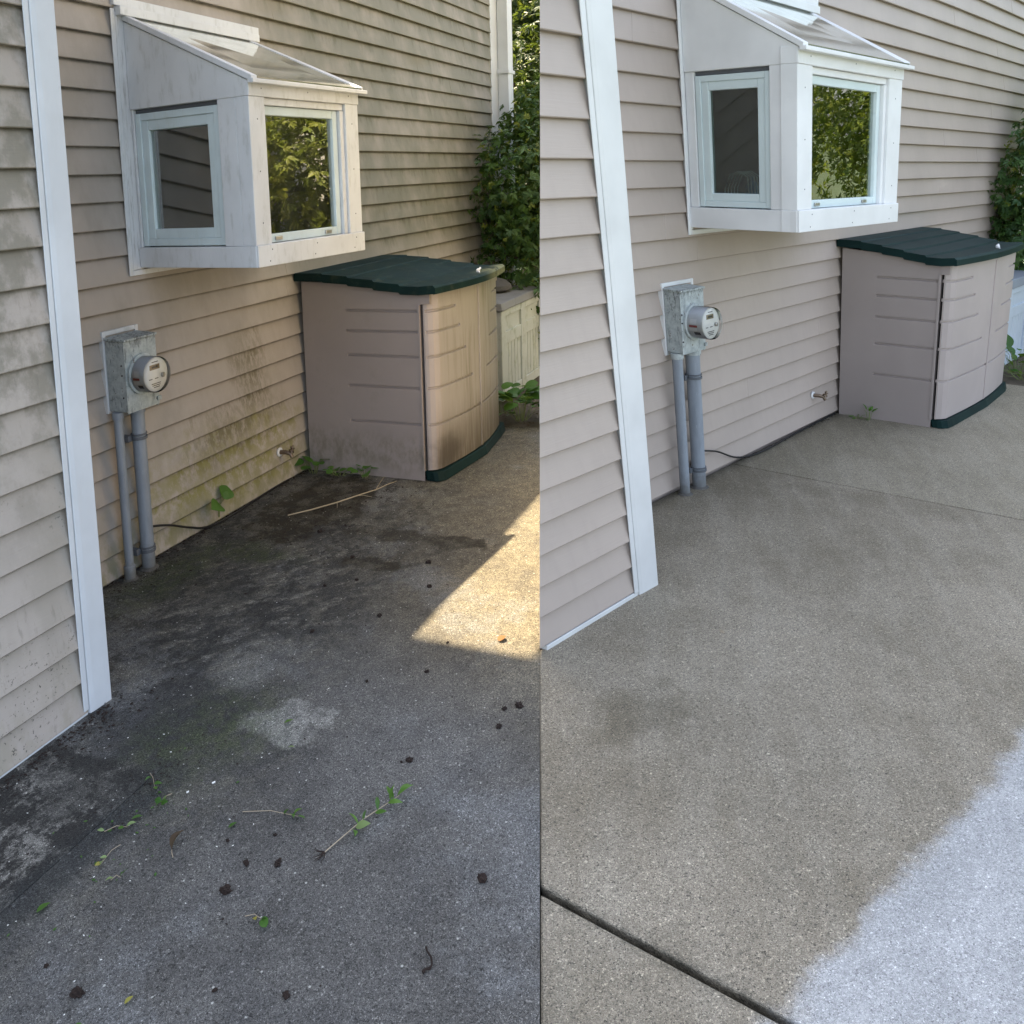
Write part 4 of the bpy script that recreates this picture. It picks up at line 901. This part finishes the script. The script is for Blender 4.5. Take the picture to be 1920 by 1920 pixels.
def on_shelf(x, y): return (x, y, 1.323+.076)
t = thing('dish_rack', FB, on_shelf(.05,.30), 'white wire dish rack inside the bright garden window', 'dish rack')
for i in range(5):
    xx = .02+i*.028; put('wire', MB().tube([(xx,.16,1.402),(xx,.165,1.50),(xx,.19,1.56),(xx,.23,1.575),(xx,.27,1.55),(xx,.28,1.402)], .0025, 6), 'paper', FB, t)
put('rail', MB().tube([(.02,.16,1.405),(.14,.16,1.405),(.14,.28,1.405),(.02,.28,1.405),(.02,.16,1.405)], .003, 6), 'paper', FB, t)
M['bluecloth'] = mk_plain('blue_plastic', (.10,.22,.38), .5)
tag(put('bottle', MB().lathe((.20,.20,1.400), (0,0,1), [(0,.03),(.10,.031),(.12,.022),(.13,.011),(.15,.011)], 16), 'bluecloth', FB, at=on_shelf(.2,.2), smooth=True), 'blue bottle inside the bright garden window', 'bottle')
tag(put('jug', MB().lathe((.34,.22,1.400), (0,0,1), [(0,.035),(.04,.042),(.11,.038),(.15,.028),(.19,.034)], 16), 'paper', FB, at=on_shelf(.34,.22), smooth=True), 'white jug inside the bright garden window', 'jug')
tag(put('vase', MB().lathe((.10,.36,1.333), (0,0,1), [(0,.028),(.03,.036),(.06,.030),(.085,.016),(.10,.020)], 16), 'paper', FA, at=(.10,.36,1.333), smooth=True), 'small pale vase inside the grimy garden window', 'vase')

for i, (x, y, z) in enumerate(((7.6,1.2,2.2),(8.8,3.6,2.8),(8.2,6.4,2.4))):
    plant_mass('tree', FB, [(x,y,z*.55,1.3,1.2,z*.55),(x+.2,y-.2,z,1.2,1.1,z*.5),(x-.3,y+.3,z*1.4,.9,.9,z*.4)], 3200, .14, ('tree','hedgetip'), ('nearest', 'middle', 'farthest')[i]+' leafy tree of the row beyond the end of the clean house', 'tree', 'trees beyond the clean house', 5, (x,y,-.1), (x,y,z*1.4), .11, 8, .45)

# ------------------------------------------------------------------ weeds and litter
def leaf_shape(L, Wd, kind='oval', fold=.18, curl=.25, n=7):
    """leaf lying in x (length) / y (width), base at the origin"""
    vv = []; ff = []
    for i in range(n):
        s = i/(n-1)
        if kind == 'round': w = math.sqrt(max(0, 1-(2*s-1)**2))*1.0
        elif kind == 'lance': w = math.sin(math.pi*min(1,s*1.02))**.8*(1-.25*s)
        else: w = math.sin(math.pi*s**.8)
        w = max(w, .02)*Wd*.5; x = L*s; z = curl*L*(s-s*s)*1.2
        vv += [(x,-w,z+fold*w),(x,0,z),(x,w,z+fold*w)]
    for i in range(n-1): b = i*3; ff += [(b,b+1,b+4,b+3),(b+1,b+2,b+5,b+4)]
    return vv, ff
def place_leaf(F, parent, pos, heading, L, Wd, m, kind='oval', tilt=0.1, roll=0.0, name='leaf', fold=.18, curl=.2):
    vv, ff = leaf_shape(L, Wd, kind, fold, curl); R = Matrix.Rotation(heading, 3, 'Z') @ Matrix.Rotation(-tilt, 3, 'Y') @ Matrix.Rotation(roll, 3, 'X')
    V = [tuple(np.array(pos)+np.array(R @ Vector(v))) for v in vv]
    return put(name, MB().add(V, ff), m, F, parent, pos, smooth=True)
def toward(a, b): return math.atan2(b[1]-a[1], b[0]-a[0])
def clod(x, y, r, label, squash=.6, seed=0, m='clod'):
    bm = bmesh.new(); bmesh.ops.create_icosphere(bm, subdivisions=3, radius=1); rs = random.Random(seed*13+5); ph = [rs.uniform(0,6) for _ in range(6)]
    el = rs.uniform(.65,.95); an = rs.uniform(0,3)
    for v in bm.verts:
        c = v.co; k = 1+.30*math.sin(c.x*4+ph[0])*math.sin(c.y*5+ph[1])+.22*math.sin(c.z*7+c.x*6+ph[2])+.14*math.sin(c.y*13+ph[3])*math.sin(c.x*12+ph[4])
        p = Vector((c.x*k, c.y*k*el, c.z*k*squash)); p.rotate(Matrix.Rotation(an,3,'Z')); v.co = p*r
    mb = MB().add([(x+v.co.x, y+v.co.y, r*squash*.55+v.co.z) for v in bm.verts], [tuple(q.index for q in f.verts) for f in bm.faces]); bm.free()
    return tag(put('dirt_clump', mb, m, FA, at=(x,y,0)), label, 'dirt clump', 'dirt clumps on the grimy slab')
CL = [(-1.738,1.428,.013,'reddish brown dirt clump at the near left of the grimy slab'),(-1.418,1.55,.0125,'notched brown dirt clump on the grimy slab below the dry leaf'),(-1.334,1.545,.008,'small brown dirt clump left of the tall upright clump'),
 (-1.308,1.619,.0105,'upright brown dirt clump near the root of the pulled weed'),(-1.182,2.106,.011,'brown dirt clump alone on the right of the grimy slab'),(-.531,1.965,.012,'black dirt clump nearest the sunlit wedge, largest of three'),
 (-.559,1.926,.008,'small black dirt clump beside the largest of three near the sunlit wedge'),(-.644,1.941,.009,'flat spiky black dirt clump below the pair near the sunlit wedge'),(-.866,1.754,.009,'black dirt clump with a crumb beside it mid slab'),
 (-1.589,1.841,.008,'small reddish dirt clump at the bottom middle of the grimy slab')]
for i, (x, y, r, lab) in enumerate(CL): clod(x, y, r, lab, .62, i)
CR = [(-1.63,1.693,.005,'tiny dark crumb at the bottom between the two reddish clumps'),(-1.713,1.308,.005,'tiny dark crumb near the lone leaf at the left edge'),(.063,1.032,.008,'dark crumb just past the slab joint nearest the sunlight'),(-.346,1.084,.009,'dark crumb mid slab farthest left of the wedge tip'),
 (-.169,1.27,.010,'spidery dark crumb left of the tip of the sunlit wedge'),(-.564,1.441,.006,'single dark crumb below the tip of the sunlit wedge'),(-.263,1.597,.006,'dark crumb right on the lower edge of the sunlit wedge'),(-.451,1.606,.008,'flat dark crumb a hand below the sunlit wedge'),
 (-1.289,1.452,.005,'tiny dark crumb above the small clump by the upright clump'),(-1.232,1.556,.005,'tiny dark crumb under the leafy twig'),(-.02,.93,.008,'dark crumb at the near side of the cross joint'),(.10,1.35,.010,'long dark crumb in the shade touching the sunlit edge'),
 (.30,1.25,.012,'flat dark crumb on the tan slab beside the sunlit edge'),(.25,.90,.009,'dark crumb on the joint below the wet stain'),(.45,.60,.012,'dark crumb in the wet stain below the pale stick'),(-.88,1.735,.004,'speck of dirt beside the black mid slab clump')]
for i, (x, y, r, lab) in enumerate(CR): clod(x, y, r, lab, .5, 40+i)
def sprig(name, base, tip, leaves, label, cat='sprig', m='weed', stem='stem', r=.0008, group='green sprigs dropped on the grimy slab', lift=.006):
    t = thing(name, FA, (*base,0), label, cat, group)
    b, e = np.array([*base,.003]), np.array([*tip,lift]); mid = (b+e)/2+np.array([.006,-.004,.004])
    put('stem', MB().tube([b,mid,e],[r*1.2,r,r*.7],6), stem, FA, t, tuple(b), smooth=True)
    for (s, dh, L, Wd, mm, kind) in leaves:
        p = b+(e-b)*s; p[2] += .003; hd = toward(base, tip)+dh
        place_leaf(FA, t, tuple(p), hd+random.uniform(-.25,.25), L*.82, Wd*(.72 if kind == 'lance' else .82), mm or m, kind, random.uniform(.0,.35), random.uniform(-.7,.7), curl=random.uniform(-.1,.6), fold=random.uniform(.1,.45))
    return t
O = 'oval'
sprig('green_sprig', (-1.16,1.075), (-1.205,1.135), [(.4,1.2,.030,.013,None,O),(.8,-.9,.030,.012,None,O),(1,.2,.030,.014,None,O)], 'green sprig lying at the corner of the pale apron')
sprig('green_sprig', (-1.205,1.195), (-1.25,1.198), [(.9,.2,.030,.020,None,O),(.9,1.5,.030,.019,None,O),(.95,-1.3,.030,.019,None,O),(.7,2.6,.020,.015,'weedpale',O)], 'four leaved green sprig with a pale bud on the grimy slab')
sprig('green_sprig', (-1.375,1.125), (-1.345,1.175), [(.0,2.9,.022,.010,'weedpale',O),(.6,.6,.024,.012,None,O),(.95,-.4,.030,.013,'weedpale',O)], 'arched sprig with pale leaves beside the slab joint')
sprig('green_sprig', (-1.395,1.200), (-1.462,1.205), [(.7,.7,.020,.012,'weedpale',O),(.9,-.6,.024,.013,'weedpale',O),(1,.1,.024,.012,'yellow',O)], 'curved pale stem sprig ending in a yellowing leaf')
sprig('green_sprig', (-1.490,1.265), (-1.478,1.285), [(.3,2.6,.024,.012,'weedpale',O),(.9,-.9,.028,.013,None,O)], 'two leaf sprig lying below the yellowing sprig')
sprig('green_sprig', (-1.462,1.640), (-1.460,1.690), [(.5,.5,.020,.012,'yellow',O),(.9,.6,.034,.024,None,'round'),(.8,-.4,.026,.018,None,O)], 'red stemmed sprig with two bright leaves mid slab')
sprig('green_twig', (-1.195,1.426), (-1.163,1.580), [(.75,-1.3,.024,.020,None,O),(.86,.9,.024,.018,None,O),(.92,-.6,.030,.022,None,O),(1,.4,.028,.018,None,O)], 'thin brown twig with four green leaves at one end', 'twig', 'weed', 'stem', .0009)
w = sprig('pulled_weed', (-1.241,1.709), (-1.022,1.803), [(.36,1.9,.045,.020,None,O),(.40,1.0,.050,.026,'weedpale',O),(.44,-1.4,.060,.014,None,'lance'),(.50,-.9,.050,.012,None,'lance'),(.66,.9,.045,.018,None,'lance'),(.70,-.8,.050,.018,None,'lance'),(.84,.7,.050,.020,None,'lance'),(.88,-.5,.062,.022,None,'lance'),(.92,-1.1,.055,.022,None,'lance'),(.97,.4,.06,.020,None,'lance'),(1,-.2,.055,.022,None,'lance')], 'uprooted green weed with a pale bare stem and muddy root', 'weed', 'weed', 'stem', .0013, None, .018)
for i in range(6): 
    a = random.uniform(2.4,4.6); put('root', MB().tube([(-1.241,1.709,.004),(-1.241+.018*math.cos(a),1.709+.018*math.sin(a),.005),(-1.241+.032*math.cos(a+.3),1.709+.03*math.sin(a+.3),.003)],[.0018,.001,.0005],5), 'clod', FA, w, (-1.241,1.709,.004))
for (x, y, L, Wd, m, hd, lab, kind) in [(-1.318,1.160,.030,.017,'weed',1.0,'single green leaf near the arched sprig by the joint',O),(-1.622,1.172,.032,.022,'weed',.4,'lone dull green leaf at the left edge of the grimy slab',O),(-.845,1.310,.030,.016,'weed',.8,'green leaf on the pale worn patch of the grimy slab',O),
    (-.935,1.388,.022,.010,'weedpale',1.4,'small pale leaf just below the pale worn patch',O),(-1.722,1.540,.020,.013,'yellow',.3,'small yellow leaf at the bottom of the grimy slab',O),(-1.785,1.480,.030,.012,'weed',2.2,'narrow green leaf at the very bottom of the grimy slab',O),(-1.256,1.428,.024,.014,'weed',.5,'dull green leaf below the leafy twig',O),(-.205,1.772,.036,.030,'orangeleaf',.2,'round orange brown leaf in the sunlit wedge','round')]:
    o = place_leaf(FA, None, (x,y,.004), hd, L, Wd, m, kind, .12, .2, 'fallen_leaf'); tag(o, lab, 'leaf', 'fallen leaves on the grimy slab')
t = thing('dry_leaf', FA, (-1.339,1.344,0), 'curled dry brown leaf standing on the grimy slab', 'leaf', 'fallen leaves on the grimy slab')
place_leaf(FA, t, (-1.365,1.340,.004), .2, .048, .036, 'brownleaf', O, .55, .5, 'blade', .5, .5); put('stalk', MB().tube([(-1.365,1.34,.004),(-1.378,1.352,.010),(-1.385,1.362,.006)], .0012, 5), 'stem', FA, t)
# stick with side shoots
t = thing('dead_stick', FA, (.88,.55,0), 'long pale bare stick lying across the wet stain by the shed', 'stick')
pts = [(.570,.334,.005),(.66,.42,.010),(.77,.50,.014),(.877,.556,.016),(.98,.61,.016),(1.06,.64,.020),(1.109,.670,.024)]
put('shaft', MB().tube(pts, [.0028,.0033,.0033,.003,.0026,.002,.001], 8), 'stick', FA, t, pts[0], smooth=True)
for a, b in (((.98,.61,.016),(1.10,.598,.045)),((.877,.556,.016),(.90,.63,.008)),((.77,.50,.014),(.72,.53,.006))): put('side_shoot', MB().tube([a, tuple((np.array(a)+b)/2+[0,0,.004]), b], [.0017,.0013,.0007], 6), 'stick', FA, t, smooth=True)
tag(put('dark_twig', MB().tube([(-1.392,2.062,.003),(-1.402,2.070,.005),(-1.412,2.084,.005),(-1.425,2.092,.004),(-1.435,2.092,.004),(-1.441,2.084,.005),(-1.448,2.082,.004)], [.0025,.0018,.0022,.002,.003,.0025,.004], 7), 'clod', FA, at=(-1.42,2.08,0), smooth=True), 'crooked black twig on the lower right of the grimy slab', 'twig')
for (x, y, s, lab) in [(-1.132,1.271,.008,'white paint chip on the grimy slab right of the four leaved sprig'),(-1.186,1.228,.006,'pair of pale paint flakes above the four leaved sprig')]:
    tag(put('paint_chip', MB().hexa([(x,y,.001),(x+s,y+s*.7,.001),(x+s*.7,y+s,.001),(x-.002,y+.004,.001),(x,y,.003),(x+s,y+s*.7,.004),(x+s*.7,y+s,.003),(x-.002,y+.004,.004)]), 'white', FA, at=(x,y,0)), lab, 'paint chip', 'paint chips on the grimy slab')
# rooted weeds
def weed(F, base, n, rad, L, label, kind='round', m='weed', h=.05, group=None, up=.4, sp=None):
    t = thing('weed_plant', F, (*base,0), label, 'weed', group)
    for i in range(n):
        a = i*2.4+random.uniform(-.4,.4); d = rad*math.sqrt((i+.5)/n); q = (base[0]+d*math.cos(a)*(sp[0] if sp else 1), base[1]+d*math.sin(a)*(sp[1] if sp else 1)); z = h*random.uniform(.4,1.1)
        st = put('stem', MB().tube([(base[0]+.25*(q[0]-base[0]),base[1]+.25*(q[1]-base[1]),-.005),(q[0]*.6+base[0]*.4,q[1]*.6+base[1]*.4,z*.8),(q[0],q[1],z)], [.002,.0016,.0012], 5), 'stemg', F, t)
        l = L*random.uniform(.65,1.2); place_leaf(F, t, (q[0]-l*.3*math.cos(a),q[1]-l*.3*math.sin(a),z), a+random.uniform(-.6,.6), l, l*(.95 if kind == 'round' else .5), m, kind, random.uniform(-.25,up), random.uniform(-.5,.5), fold=.12)
    return t
weed(FA, (1.165,.10), 9, .085, .062, 'round leaved weed in the corner between siding and stained shed', h=.07)
weed(FA, (1.165,.27), 11, .10, .045, 'low trailing weed along the foot of the stained shed', h=.035, sp=(.5,1.1))
weed(FA, (1.175,.43), 6, .07, .055, 'small round leaved weed near the stained shed door', h=.045)
t = thing('weed_plant', FA, (.45,.02,0), 'two large leaved weed growing from the crack below mossy siding', 'weed')
for x, y, z, L, hd, tl, ro in ((.400,.060,.090,.10,2.9,.15,.75),(.425,.060,.110,.10,-.5,.35,-.75),(.43,.045,.125,.05,.6,-.4,-.8)):
    put('stem', MB().tube([(.43,.018,-.01),((x+.43)/2,.03,z*.7),(x,y,z)], [.0022,.002,.0015], 6), 'stemg', FA, t); place_leaf(FA, t, (x,y,z), hd, L, L*.9, 'weed', O, tl, ro)
for x, y, n, r, L in ((2.46,.90,26,.17,.10),(2.60,.72,22,.20,.10),(2.52,1.12,26,.18,.08)):
    weed(FA, (x,y), n, r, L, {.90:'broad round leaved plant in front of the pale deck box',.72:'round leaved plant at the foot of the pale deck box',1.12:'low green plant at the right edge beyond the stained shed'}[y], h=.17)
weed(FB, (1.60,.17), 8, .06, .04, 'flat small weed at the foot of the clean shed', O, h=.02, up=.2)
weed(FB, (1.59,.24), 4, .035, .045, 'upright dark weed sprout against the clean shed', O, h=.07, up=1.2)
weed(FB, (3.58,.60), 30, .22, .11, 'leafy green plant between clean shed and deck box', O, h=.22, up=.9)
weed(FB, (3.40,.70), 24, .20, .07, 'low seedling clump on the soil past the clean shed', O, h=.08, up=.6)
# debris gathered along the foot of the grimy walls
def debris(name, F, region, n, sz, m, label=None):
    mb = MB()
    for _ in range(n):
        x, y = region(); s = sz*random.uniform(.4,1.3); a = random.uniform(0,6.28); c, q = math.cos(a)*s, math.sin(a)*s; h = s*random.uniform(.2,.5); k = random.uniform(.25,.7)
        mb.add([(x+c,y+q,.001),(x-q*k,y+c*k,.001),(x-c,y-q,.001),(x+q*k,y-c*k,.001),(x+c*.1,y+q*.1,h)], [(0,1,4),(1,2,4),(2,3,4),(3,0,4)])
    o = put(name, mb, m, F, at=(*region(),0)); tag(o, kind='stuff'); return o
debris('leaf_litter', FA, lambda: (random.uniform(-.9,1.2), abs(random.gauss(0,.03))+.015), 420, .008, 'clod')
debris('leaf_litter', FA, lambda: (random.uniform(-2.2,-.95), .69+abs(random.gauss(0,.03))), 380, .007, 'clod')
debris('leaf_litter', FA, lambda: (random.gauss(.65,.35), abs(random.gauss(.45,.25))+.03), 260, .008, 'clod')
debris('grit', FA, lambda: (random.uniform(-1.6,1.6), random.uniform(.1,2.0)), 420, .004, 'clod')
debris('grit', FA, lambda: (random.uniform(-1.9,-.2), random.uniform(.72,1.5)), 120, .0032, 'white')
debris('leaf_litter', FB, lambda: (random.uniform(.4,1.6), abs(random.gauss(0,.012))+.016), 160, .008, 'clod')
debris('leaf_litter', FA, lambda: (random.uniform(2.3,2.8), random.uniform(.6,1.4)), 260, .012, 'brownleaf')

debris('leaf_bits', FA, lambda: (random.gauss(-1.36,.14), random.gauss(1.18,.09)), 36, .006, 'weed')
debris('leaf_litter', FA, lambda: (random.gauss(-1.0,.10), random.gauss(.74,.05)), 160, .006, 'clod')
debris('leaf_litter', FA, lambda: (random.gauss(-1.16,.12), random.gauss(1.10,.04)), 120, .004, 'clod')
debris('leaf_litter', FA, lambda: (random.gauss(-.15,.10), abs(random.gauss(.10,.05))+.02), 140, .006, 'clod')
debris('grit', FA, lambda: (random.uniform(-.3,1.2), random.gauss(1.1,.2)), 140, .0055, 'clod')
